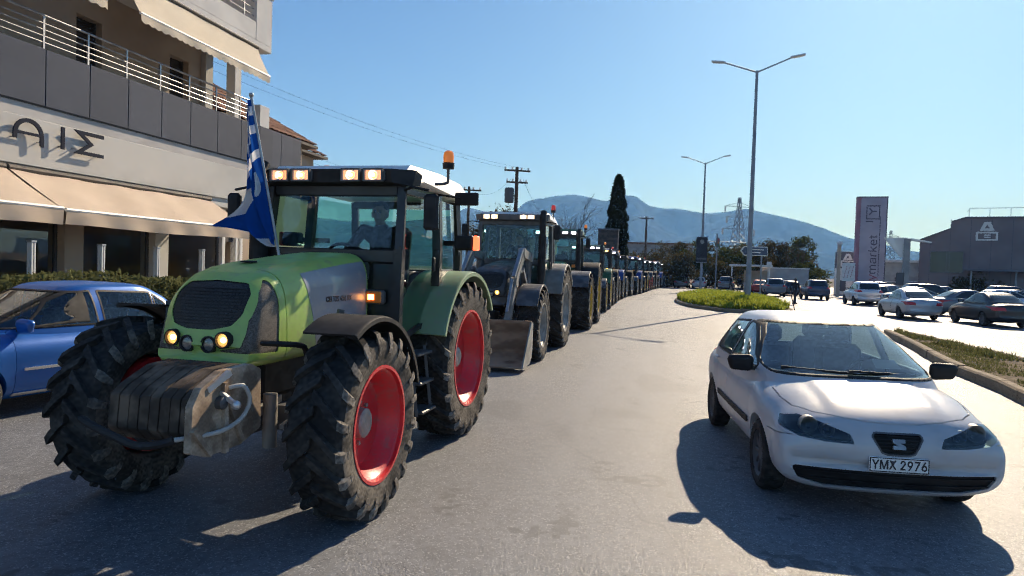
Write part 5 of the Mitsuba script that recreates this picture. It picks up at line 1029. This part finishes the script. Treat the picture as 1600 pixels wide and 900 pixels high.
    if lead:
        t = meshkit.text_mesh('CLAAS', .03, .004, True); v = np.asarray(t.vertices); n_ = k.add('badge', mesh(np.c_[v[:, 2], v[:, 0] - v[:, 0].mean(), v[:, 1]], t.faces), 'metal_pale', gr, sm=False)
        b = rot(mesh(np.c_[v[:, 2], (v[:, 0] - v[:, 0].mean()) * 1.35, v[:, 1]], t.faces), 'y', -33); q = np.asarray(body0.vertices); sel = (np.abs(q[:, 1]) < .12) & (np.abs(q[:, 2] - 1.60) < .05) & (q[:, 0] > 2); x0 = q[sel, 0].mean()
        k.parts[-1] = (n_, mikit.ply(mv(b, x0 + .004, 0, 1.565), 'metal_pale', smooth=False), None, None)
        t = meshkit.text_mesh('CELTIS 456 RX', .042, .004, True); v = np.asarray(t.vertices)
        k.add('model_lettering', mesh(np.c_[2.14 - v[:, 0], .4135 + v[:, 2], 1.50 + v[:, 1]], t.faces), 'plate_ink', sm=False)
        lw = k.add('hood_vent', mv(lathe([(.001, 0), (.06, 0), (.06, .012), (.001, .014)], 20), 2.5, -.05, 1.80), 'black_plastic')
        # grab handle in front of the engine side, and cowl in front of the cab
        k.add('grab_handle', tube(spl([(2.98, .40, 1.25), (2.96, .56, 1.25), (2.80, .62, 1.22), (2.72, .60, 1.0), (2.72, .50, .86)], 16), .02, 8), 'black_plastic')
    # cab
    cx0, cx1, cy, zt, zf = S['cx0'], S['cx1'], S['cy'], S['zt'], S['zf']; bx = cx1 - .86; zw = hz + .04; ca = k.name('cab'); fr = S.get('cabm', 'cab_black'); g = 'glass_cab'
    k.add('floor', box(((cx0 + cx1) / 2, 0, zf), (cx1 - cx0, 2 * cy - .1, .1), .02), fr, ca)
    k.add('lower_panel', cat(span((cx1 - .06, -cy + .02, zf), (cx1 - .01, -.42, zw - .12), .01), span((cx1 - .06, .42, zf), (cx1 - .01, cy - .02, zw - .12), .01), span((cx1 - .07, -cy + .02, zw - .119), (cx1 + .01, cy - .02, zw), .01)), fr, ca)
    for s in (-1, 1):
        P = [((cx1 - .02, s * cy, zf), (cx1 - .02, s * (cy + .02), zw), (cx1 - .10, s * cy, zt)), ((bx, s * (cy + .06), zf), (bx, s * (cy + .07), zw), (bx - .02, s * (cy + .04), zt)), ((cx0, s * (cy - .02), R + .55), (cx0, s * (cy - .02), zw), (cx0 + .08, s * (cy - .04), zt))]
        for p in P: k.add('pillar', cat(bar(p[0], p[1], .075, .085), bar(p[1], p[2], .075, .085), box(p[1], (.08, .08, .08), .01)), fr, ca)
        dy = s * (cy + .025)
        k.add('door_pane', glasspane([(cx1 - .06, s * (cy + .005), zf + .12), (bx + .04, s * (cy + .06), zf + .32), (bx + .04, s * (cy + .065), zw), (bx + .02, s * (cy + .045), zt - .03), (cx1 - .12, s * (cy + .01), zt - .03), (cx1 - .06, s * (cy + .02), zw)]), g, ca, sm=False)
        k.add('quarter_pane', glasspane([(bx - .04, s * (cy + .06), R + .95), (cx0 + .03, s * (cy - .01), R + .95), (cx0 + .09, s * (cy - .03), zt - .03), (bx - .04, s * (cy + .035), zt - .03)]), g, ca, sm=False)
        k.add('door_frame', cat(bar((cx1 - .07, s * (cy + .03), zt - .04), (bx, s * (cy + .06), zt - .04), .05), bar((cx1 - .05, s * (cy + .02), zf + .1), (bx + .02, s * (cy + .07), zf + .3), .04)), fr, ca)
        k.add('door_handle', box((bx + .14, s * (cy + .085), zw - .12), (.05, .03, .14), .01), 'black_plastic', ca)
        k.add('sill', cat(bar((cx0, s * (cy - .02), R + .9), (bx, s * (cy + .05), R + .9), .07)), fr, ca)
    k.add('windscreen', glasspane([(cx1, -cy + .06, zw + .02), (cx1, cy - .06, zw + .02), (cx1 - .08, cy - .07, zt - .03), (cx1 - .08, -cy + .07, zt - .03)]), g, ca, sm=False)
    k.add('lower_pane', glasspane([(cx1 - .005, .46, zf + .1), (cx1 - .005, cy - .08, zf + .1), (cx1 - .005, cy - .08, zw - .14), (cx1 - .005, .46, zw - .14)]), g, ca, sm=False)
    k.add('rear_pane', glasspane([(cx0 + .01, -cy + .08, R + .95), (cx0 + .09, -cy + .1, zt - .03), (cx0 + .09, cy - .1, zt - .03), (cx0 + .01, cy - .08, R + .95)]), g, ca, sm=False)
    k.add('rear_wall', span((cx0 - .02, -cy + .05, zf), (cx0 + .03, cy - .05, R + .93), .01), fr, ca)
    k.add('header', cat(span((cx1 - .16, -cy + .03, zt - .09), (cx1 - .06, cy - .03, zt + .01), .01), span((cx0 + .03, -cy + .03, zt - .07), (cx0 + .12, cy - .03, zt + .01), .01)), fr, ca)
    rw = cy + .13; zr = zt + .02
    k.add('roof', hull([(px_, s * py_, pz_) for s in (-1, 1) for px_, py_, pz_ in ((cx1 - .12, rw - .06, zr), (cx1 - .02, rw - .12, zr + .05), (cx1 - .2, rw - .1, zr + .19), (cx1 - .3, rw, zr + .05), (bx, rw, zr + .02), (bx, rw - .06, zr + .2), (bx, rw - .3, zr + .235), (cx0 - .1, rw - .04, zr), (cx0 - .18, rw - .1, zr + .08), (cx0, rw - .14, zr + .2))]), S['roof'], ca, 25)
    k.add('visor', hull([(px_, s * py_, pz_) for s in (-1, 1) for px_, py_, pz_ in ((cx1 - .06, rw - .02, zr - .02), (cx1 + .07, rw - .16, zr + .0), (cx1 + .08, rw - .18, zr + .12), (cx1 - .1, rw - .0, zr + .13), (cx1 - .25, rw - .0, zr + .10), (cx1 - .2, rw, zr))]), S.get('visor', 'black_plastic'), ca, 25)
    for yy in S['lamps']:
        l = k.name('work_lamp'); k.add('housing', box((cx1 + .06, yy, zr + .06), (.10, .19, .115), .02), 'metal_dark', l)
        k.add('lens', box((cx1 + .113, yy, zr + .06), (.012, .165, .09), .004), 'lamp_glass', l)
        if S.get('far'): k.add('bulb', box((cx1 + .122, yy, zr + .06), (.006, .15, .08), .002), 'lamp_glass', l, **lamp(S.get('lampc', WHITE)))
        else:
            k.parts[-1] = (k.parts[-1][0], mikit.ply(lathe([(.001, .0), (.03, .012), (.045, .03), (.05, .03), (.05, -.01), (.001, -.01)], 16, 'x').apply_translation((cx1 + .10, yy, zr + .06)).apply_scale(1.0), 'chrome', smooth=35), None, None)
            k.add('bulb', ball((cx1 + .128, yy, zr + .06), .019, 1), 'lamp_glass', l, **lamp(S.get('lampc', (4.5, 2.6, 1.2)))); k.add('glow', span((cx1 + .1142, yy - .078, zr + .018), (cx1 + .1146, yy + .078, zr + .102)), 'amber_plastic', l, **lamp(S.get('glowc', (.62, .24, .10))))
            k.add('cover', span((cx1 + .134, yy - .085, zr + .012), (cx1 + .137, yy + .085, zr + .108)), 'glass_clear', l)
            k.add('rim', extrx(sg.box(yy - .095, zr + .002, yy + .095, zr + .118).difference(sg.box(yy - .08, zr + .016, yy + .08, zr + .104)), cx1 + .112, cx1 + .14), 'graphite', l)
    # inside: seat, steering wheel, console
    sx = cx0 + .48 + S.get('dx', 0); se = k.name('driver_seat'); k.add('cushion', box((sx, 0, zf + .52), (.5, .5, .14), .05), 'seat_fabric', se); k.add('backrest', rot(box((sx - .26, 0, zf + .88), (.13, .48, .66), .05), 'y', -8, (sx - .26, 0, zf + .55)), 'seat_fabric', se); k.add('pedestal', box((sx, 0, zf + .25), (.36, .36, .4), .04), 'black_plastic', se)
    c0 = A(sx + .62, 0, zf + .86); a_ = np.linspace(0, 2 * np.pi, 21)[:-1]; ax1, ax2 = A(0, 1, 0), A(.80, 0, .6); sw = k.name('steering_wheel')
    k.add('rim', tube([c0 + .2 * (np.cos(t) * ax1 + np.sin(t) * ax2) for t in a_], .016, 6, True), 'black_plastic', sw); k.add('column', cat(bar(c0, c0 + A(.25, 0, -.75), .08), bar(c0 - ax1 * .19, c0 + ax1 * .19, .03)), 'black_plastic', sw)
    k.add('dashboard', box((cx1 - .22, 0, zf + .72), (.26, .5, .24), .05), 'dash', ca); k.add('side_console', box((sx + .1, -.42, zf + .62), (.6, .2, .3), .05), 'dash', ca)
    # fenders
    for s in (-1, 1):
        k.add('rear_fender', fender((0, R), R + .10, 20, 150 if not lead else 148, s * (yr - wr * .62), s * (yr + wr * .52)), S['fend'])
        k.add('fender_plate', cat(extry([(math.cos(t) * (R + .09), R + math.sin(t) * (R + .09)) for t in np.radians(np.linspace(20, 148, 14))] + [(-.5, R + .1), (.6, R + .1)], min(s * (yr - wr * .62), s * (yr - wr * .56)), max(s * (yr - wr * .62), s * (yr - wr * .56)))), S['fend'])
        if S.get('ff', True): k.add('front_fender', fender((wb, r), r + .10, (60 if s > 0 else 88) if lead else 30, 165, s * (yf - wf * .55), s * (yf + wf * .45), .015, .04), S.get('ffm', 'black_plastic')); k.add('fender_stay', bar((wb, s * (yf - wf * .7), r), (wb - .1, s * (yf - wf * .5), r + .8), .04), 'metal_dark')
    # mirrors, exhaust, beacons, indicators
    for s in (-1, 1):
        m = k.name('door_mirror'); k.add('arm', tube([(cx1 - .1, s * cy, zt - .04), (cx1 + .06, s * (cy + .16), zt - .02), (cx1 + .06, s * (cy + .32), zt - .05)], .013, 6), 'black_plastic', m); k.add('shell', box((cx1 + .05, s * (cy + .34), zt - .24), (.05, .14, .32), .025), 'black_plastic', m); k.add('glass', box((cx1 + .018, s * (cy + .34), zt - .24), (.006, .12, .28), .002), 'mirror_glass', m)
    e_ = S.get('exh', -1); ex = k.name('exhaust'); k.add('pipe', tube(spl([(cx1 + .10, e_ * (cy + .02), hz - .6), (cx1 + .10, e_ * (cy + .03), zt - .1), (cx1 + .09, e_ * (cy + .03), zt + .10), (cx1 + .02, e_ * (cy + .03), zt + .2)], 14), S.get('exr', .05), 12), 'black_plastic', ex); k.add('muffler', lathe([(.001, hz - .45), (.07, hz - .42), (.085, hz - .3), (.085, zt - .35), (.06, zt - .25), (.001, zt - .25)], 16).apply_translation((cx1 + .10, e_ * (cy + .03), 0)), 'black_plastic', ex)
    for (bx_, by_, bz_, col) in S['beacons']:
        b = k.name('beacon'); k.add('stalk', tube(spl([(bx_, by_ * .86, zr + .06), (bx_, by_, zr + .08), (bx_, by_, bz_)], 8), .014, 6), 'metal_dark', b); k.add('base', lathe([(.001, bz_), (.055, bz_), (.058, bz_ + .055), (.001, bz_ + .06)], 16).apply_translation((bx_, by_, 0)), 'black_plastic', b)
        k.add('dome', lathe([(.05, bz_ + .058), (.052, bz_ + .12), (.045, bz_ + .155), (.025, bz_ + .172), (.001, bz_ + .176)], 18).apply_translation((bx_, by_, 0)), 'amber_plastic' if col != RED else 'tail_red', b, **lamp(tuple(.03 * c for c in col)))
        k.add('bulb', ball((bx_, by_, bz_ + .1), .02, 1), 'lamp_glass', b)
    for s in (-1, 1):
        l = k.name('indicator'); iy, iz = S.get('ind', (.50, 1.52)); k.add('housing', box((cx1 + .05, s * iy, iz), (.08, .22, .13), .02), 'metal_dark', l); k.add('lens', box((cx1 + .095, s * iy, iz), (.02, .19, .105), .008), 'amber_plastic', l)
        if S.get('ind_on', True): k.add('bulb', box((cx1 + .107, s * iy, iz), (.006, .06, .05), .002), 'amber_plastic', l, **lamp((4, 1.5, .3)))
        if S.get('tailbox'):
            b = k.name('rear_light'); k.add('arm', bar((bx - .35, s * (cy + .02), 2.06), (bx - .2, s * (cy + .34), 2.06), .05), 'black_plastic', b); k.add('housing', box((bx - .1, s * (cy + .33), 2.06), (.12, .20, .15), .02), 'black_plastic', b); k.add('lens', box((bx - .1, s * (cy + .45), 2.06), (.10, .05, .15), .012), 'tail_red', b, **(lamp((1.4, .12, .04)) if s > 0 else {}))
    if S.get('mirror2'):
        m = k.name('rear_view_plate'); k.add('arm', tube([(bx, cy, zt + .02), (bx, cy + .3, zt - .02)], .012, 6), 'black_plastic', m); k.add('plate', box((bx - .02, cy + .36, zt - .03), (.03, .25, .13), .012), 'black_plastic', m)
    if S.get('weights'):
        w = k.name('front_weights'); W0 = S['weights']; n0 = len(k.parts)
        for i in range(W0['n']):
            y0 = W0['y0'] + i * W0['dy']; prof = [(3.06, .80), (3.08, 1.10), (3.20, 1.135), (3.40, 1.12), (3.62, 1.03), (3.69, .98), (3.71, .78), (3.63, .70), (3.14, .70)]
            k.add('weight_plate', extry(rpoly(prof, .02), y0, y0 + W0['dy'] * .86 + .004 * (i % 2)), 'weight_paint', w)
        ye = W0['y0'] + W0['n'] * W0['dy']; ec = k.add('end_casting', extry(rpoly([(3.08, .70), (3.09, 1.09), (3.20, 1.14), (3.50, 1.13), (3.68, 1.05), (3.75, .95), (3.76, .68), (3.62, .63), (3.3, .63)], .02), ye, ye + .05), 'cast_iron', w)
        k.add('rib', cat(bar((3.46, ye + .06, .62), (3.48, ye + .06, 1.06), .035, .03), bar((3.30, ye + .06, .66), (3.46, ye + .06, .98), .03), bar((3.6, ye + .06, .64), (3.76, ye + .06, .82), .03)), 'cast_iron', ec)
        k.add('boss', lathe([(.001, 0), (.04, 0), (.04, .04), (.02, .05), (.001, .05)], 14, 'y').apply_translation((3.52, ye + .05, .94)), 'metal_dark', ec)
        k.add('bracket', cat(span((2.9, -.2, .62), (3.24, .2, .95), .02), span((3.0, .18, .62), (3.2, .26, .95), .01)), 'rust_steel', w)
        k.add('hose', tube(spl([(3.44, ye + .06, 1.02), (3.38, ye + .11, 1.03), (3.32, ye + .13, .93), (3.38, ye + .12, .83), (3.56, ye + .08, .77), (3.78, ye - .05, .76)], 26), .014, 8), 'hose_grey', w)
        k.add('hose', tube(spl([(3.78, ye - .05, .76), (3.83, ye - .25, .72), (3.83, ye - .45, .77), (3.81, ye - .68, .84)], 20), .024, 8), 'black_plastic', w)
        k.add('pin', cat(bar((3.5, ye + .05, 1.0), (3.5, ye + .16, .93), .025), ball((3.5, ye + .16, .93), .03, 1), bar((3.62, ye + .04, 1.03), (3.46, ye + .08, 1.12), .035)), 'metal_pale', w)
        k.add('drawbar', cat(bar((2.6, .30, .80), (3.05, .36, .74), .05), bar((2.5, .5, .72), (2.9, .52, .66), .035)), 'rim_pale')
        k.add('tie_rod', bar((wb - .25, .2, .6), (wb - .2, .8, .62), .05), 'rust_steel')
        k.add('ballast_pin', lathe([(.001, .62), (.05, .62), (.05, 1.0), (.001, 1.0)], 12).apply_translation((2.86, .40, -.12)), 'loader_pale')
    if S.get('loader'):
        lo = k.name('front_loader')
        for s in (-1, 1):
            y = s * .52; k.add('post', cat(span((1.75, y - .05, .9), (2.0, y + .05, 2.0), .02), box((1.85, y * .8, 1.0), (.3, .3, .25), .03)), 'graphite', lo)
            pts = [(1.82, y, 2.06), (2.55, y, 2.13), (3.25, y, 1.55), (3.75, y, .75)]
            a = k.add('arm', cat(*[bar(pts[i], pts[i + 1], .11, .17) for i in range(3)], *[lathe([(.001, -.07), (.1, -.07), (.1, .07), (.001, .07)], 14, 'y').apply_translation(p) for p in pts]), 'loader_pale', lo)
            k.add('ram', cat(bar((1.95, y, 1.35), (2.55, y, 1.8), .09), bar((2.5, y, 1.77), (3.05, y, 1.72), .05)), 'steel', a)
            k.add('tilt_ram', cat(bar((2.7, y + .02, 2.2), (3.4, y + .02, 1.65), .07), bar((3.4, y, 1.6), (3.8, y, 1.0), .045)), 'steel', a)
        bw_ = 1.0; prof = [(3.82, .82), (3.78, .52), (3.84, .25), (4.02, .12), (4.65, .08), (4.65, .10), (4.03, .15), (3.87, .27), (3.82, .52), (3.86, .81)]
        bk = k.name('bucket'); k.add('shell', extry(prof, -bw_, bw_), 'rust_steel', bk)
        for s in (-1, 1): k.add('side_plate', extry([(3.8, .83), (3.78, .5), (3.84, .22), (4.02, .1), (4.66, .08), (4.6, .18), (4.25, .54), (3.95, .85)], min(s * bw_, s * (bw_ + .025)), max(s * bw_, s * (bw_ + .025))), 'loader_pale', bk)
        k.add('top_bar', bar((3.84, -bw_, .83), (3.84, bw_, .83), .06), 'rust_steel', bk)
    return k
def driver(x, y, th, S, label, lean=0.0, s=1.0):
    k = Kit(); sx = S['cx0'] + .5 + S.get('dx', 0); zf = S['zf']; z = zf + .60; c0 = A(sx + .60, 0, zf + .88)
    J = dict(pelvis=A(sx - .12, 0, z + .08), waist=A(sx - .14, 0, z + .24), chest=A(sx - .13 + lean, 0, z + .45), neck=A(sx - .10 + lean, 0, z + .63), head=A(sx - .06 + lean, 0, z + .745), face=A(1, .1, -.05))
    for q, c in (('l', 1), ('r', -1)):
        J['sh' + q] = A(sx - .12 + lean, .215 * c, z + .56); J['el' + q] = A(sx + .14, .27 * c, z + .32); J['wr' + q] = A(c0[0] - .11, .16 * c, c0[2] + .0)
        J['hp' + q] = A(sx - .06, .10 * c, z + .06); J['kn' + q] = A(sx + .38, .15 * c, z + .05); J['an' + q] = A(sx + .44, .16 * c, zf + .15)
    person(k, J); place(k, 'person', label, 'person', facing(x, y, th, 0, s))
LEAD = dict(lead=True, dx=.28, R=.835, r=.675, wb=2.62, wr=.46, wf=.40, yr=.74, yf=.95, nose=3.14, hz=1.91, hr=1.40, hw=.415, hood='tractor_green', rim='rim_red', rrf=.60, roof='roof_white', fend='fender_green', cx0=-.42, cx1=1.34, cy=.66, zt=2.53, zf=1.02,
    lamps=(-.47, -.25, .25, .47), beacons=((.78, .93, 2.76, AMBER), (.55, -.5, 2.66, AMBER)), ind=(.47, 1.52), tailbox=True, mirror2=True, weights=dict(n=8, y0=-.16, dy=.073), nl=20, exr=.045)
LX, LY, LT = -1.36, 7.78, -.25
kl = tractor(LEAD); place(kl, 'tractor', 'green and grey tractor with red wheel rims leading the queue', 'tractor', facing(LX, LY, LT), 'tractors queued along the road')
driver(LX, LY, LT, LEAD, 'driver in dark clothes sitting in the cab of the lead green tractor')
# flag tied to a pole in front of the cab of the lead tractor
k = Kit(); b0, b1 = A(1.70, -.30, 1.84), A(1.70, -.62, 3.27)
k.add('pole', tube([b0, b1], [.014, .012], 8), 'steel'); k.add('finial', ball(b1 + A(0, 0, .02), .022, 1), 'steel')
CP = np.array([  # cloth net: rows from the top of the pole downwards, columns from the pole to the fly edge; (x, y, z) in the tractor's axes
    [(1.70, -.615, 3.25), (1.72, -.60, 3.24), (1.68, -.585, 3.22), (1.73, -.575, 3.20), (1.69, -.565, 3.17), (1.72, -.575, 3.12)],
    [(1.70, -.575, 3.05), (1.74, -.565, 3.02), (1.67, -.545, 3.00), (1.74, -.535, 2.96), (1.68, -.53, 2.92), (1.72, -.545, 2.86)],
    [(1.70, -.53, 2.85), (1.75, -.535, 2.80), (1.67, -.505, 2.78), (1.75, -.50, 2.72), (1.68, -.51, 2.66), (1.73, -.53, 2.58)],
    [(1.70, -.485, 2.65), (1.77, -.51, 2.58), (1.68, -.47, 2.54), (1.77, -.49, 2.47), (1.70, -.53, 2.38), (1.77, -.60, 2.30)],
    [(1.70, -.44, 2.45), (1.78, -.49, 2.38), (1.69, -.44, 2.32), (1.80, -.50, 2.24), (1.72, -.59, 2.16), (1.80, -.73, 2.13)],
    [(1.70, -.39, 2.23), (1.79, -.40, 2.15), (1.70, -.38, 2.10), (1.82, -.46, 2.06), (1.74, -.52, 2.08), (1.82, -.66, 2.10)],
    [(1.70, -.345, 2.02), (1.76, -.34, 1.97), (1.72, -.33, 1.94), (1.80, -.38, 1.95), (1.76, -.42, 2.0), (1.82, -.50, 2.06)]])
for r_ in (3, 4, 5): CP[r_, 1:, 1] = CP[r_, :1, 1] + (CP[r_, 1:, 1] - CP[r_, :1, 1]) * (1.4, 1.5, 1.4)[r_ - 3] - .02
for r_ in (0, 1, 2): CP[r_, 1:, 1] = CP[r_, :1, 1] + (CP[r_, 1:, 1] - CP[r_, :1, 1]) * .6 - np.array([.03, .06, .03, .075, .05]) * (1 + .35 * r_)
from scipy.ndimage import zoom as nz, map_coordinates
uu, vv = np.meshgrid(np.linspace(0, 5, 61), np.linspace(0, 6, 61)); Pc = np.stack([map_coordinates(CP[..., i], [vv, uu], order=3, mode='nearest') for i in range(3)], -1)
Pc[..., 0] += .012 * np.sin(uu * 7 + vv * 2.3) * np.clip(uu, 0, 1); i = np.arange(61 * 61).reshape(61, 61)
fm = mesh(Pc.reshape(-1, 3), np.vstack([np.c_[i[:-1, :-1].ravel(), i[:-1, 1:].ravel(), i[1:, 1:].ravel()], np.c_[i[:-1, :-1].ravel(), i[1:, 1:].ravel(), i[1:, :-1].ravel()]]))
k.add('cloth', fm, 'flag_cloth', sm=True, uv=np.c_[.24 + uu.ravel() / 5 * .38, np.interp(vv.ravel() / 6, [0, .38, .48, .84, 1], [0, .70, .87, .93, .81])])
place(k, 'flag', 'blue and white striped flag hanging bunched on its pole beside the lead tractor cab', 'flag', facing(LX, LY, LT))
# the queue behind it
T2 = {**LEAD, 'lead': False, 'R': .93, 'r': .71, 'wb': 2.75, 'yr': .86, 'yf': .84, 'wf': .42, 'wr': .5, 'hood': 'graphite', 'rim': 'rim_pale', 'roof': 'roof_white', 'fend': 'loader_pale', 'tailbox': False, 'mirror2': False, 'weights': None, 'zt': 2.86, 'cz': 0, 'hz': 1.98, 'nose': 3.3, 'zf': 1.15, 'cx0': -.35, 'cy': .7,
      'lamps': (-.52, -.36, .30, .46), 'beacons': ((.5, .80, 3.12, RED),), 'loader': True, 'ind': (.52, 1.38), 'ffm': 'graphite', 'sg': 'grille_mesh', 'visor': 'graphite', 'exh': 1, 'exr': .07, 'cabm': 'graphite', 'slats': True, 'lampc': (8, 5.2, 2.6), 'glowc': (1.2, .85, .5)}
T2X, T2Y, T2T = .22, 16.75, -.215
place(tractor(T2), 'tractor', 'grey tractor with a front loader and rusty bucket, second in the queue', 'tractor', facing(T2X, T2Y, T2T), 'tractors queued along the road')
driver(T2X, T2Y, T2T, T2, 'driver in dark clothes sitting in the cab of the grey loader tractor')
BIG = {**T2, 'loader': False, 'far': True, 'R': 1.0, 'r': .85, 'wb': 2.95, 'wr': .74, 'wf': .74, 'yr': .98, 'yf': .97, 'hood': 'deep_green', 'rim': 'rim_yellow', 'fend': 'black_plastic', 'roof': 'deep_green', 'zt': 2.96, 'hz': 2.1, 'hb': 1.2, 'nose': 3.6, 'cx1': 1.4, 'lamps': (-.62, .02, .28, .56), 'beacons': ((.6, .86, 3.2, AMBER),), 'ff': True, 'nl': 18,
       'lampc': (6, 6, 6.4), 'headc': (7, 7, 7), 'ind': (.62, 1.95), 'ind_on': False, 'exh': 1, 'exr': .06, 'cabm': 'cab_black', 'slats': False}
place(tractor(BIG), 'tractor', 'big dark green tractor with wide front tyres and white roof lights, third in line', 'tractor', facing(1.72, 24.6, -.20), 'tractors queued along the road')
var = [({'hood': 'deep_green', 'rim': 'rim_yellow', 'roof': 'deep_green'}, 'dark green tractor directly behind the big one with the white roof lights'), ({'hood': 'graphite', 'roof': 'roof_white', 'rim': 'rim_pale'}, 'dark tractor with amber lights, below the cypress'),
       ({'hood': 'tractor_blue', 'roof': 'roof_white', 'rim': 'rim_pale'}, 'blue tractor with a white roof, just right of the cypress'), ({'hood': 'tractor_red', 'roof': 'black_plastic', 'rim': 'rim_pale'}, 'red tractor behind the blue one right of the cypress'),
       ({'hood': 'tractor_blue', 'roof': 'tractor_blue', 'rim': 'rim_pale'}, 'all blue tractor left of the pole with the wide crossarm'), ({'hood': 'deep_green', 'roof': 'deep_green', 'rim': 'rim_yellow'}, 'green tractor under the pole with the wide crossarm'), ({'hood': 'graphite', 'roof': 'roof_white', 'rim': 'rim_red'}, 'dark tractor with a white roof right of the pole with the wide crossarm'),
       ({'hood': 'tractor_red', 'roof': 'roof_white', 'rim': 'rim_pale'}, 'far red tractor with a white roof near the end of the queue'), ({'hood': 'tractor_blue', 'roof': 'roof_white', 'rim': 'rim_pale'}, 'far blue tractor, third from the end of the queue'), ({'hood': 'deep_green', 'roof': 'deep_green', 'rim': 'rim_yellow'}, 'far green tractor with a green roof towards the end of the queue'), ({'hood': 'graphite', 'roof': 'roof_white', 'rim': 'rim_pale'}, 'dark tractor close to the far end of the queue'), ({'hood': 'tractor_red', 'roof': 'tractor_red', 'rim': 'rim_pale'}, 'tiny red tractor, last but two at the far end'), ({'hood': 'tractor_blue', 'roof': 'roof_white', 'rim': 'rim_pale'}, 'farthest tractor at the very end of the queue')]
path = PchipInterpolator([20, 26.9, 32.9, 47.9, 58.9, 80, 100, 130], [1.0, 2.35, 3.5, 6.65, 9.8, 15.6, 22.6, 34.0])
for i, (v, lab) in enumerate(var):
    Y = 33.4 + i * 6.3; th = -math.atan(float(path(Y, 1)))
    base = {**BIG, 'R': .92, 'r': .70, 'wb': 2.75, 'wr': .5, 'wf': .44, 'yr': .88, 'yf': .88, 'zt': 2.78 + .06 * (i % 3), 'hz': 1.98, 'nose': 3.3, 'hb': 1.06, 'nl': 14, 'lamps': ((-.55, -.3, .3, .55) if i < 3 else (-.45, .45)), 'lampc': (4, 4, 4.2) if i != 1 else (5, 2.4, .4), 'beacons': ((.5, .8, 3.0, (AMBER, RED)[i % 2]),) if i < 3 or i in (4, 5, 7) else (), 'fend': 'black_plastic' if i % 2 else v['hood'], 'headc': (5, 5, 5), 'ind_on': i == 1, 'exr': .05}
    place(tractor({**base, **v}), 'tractor', lab, 'tractor', facing(float(path(Y)), Y, th), 'tractors queued along the road')
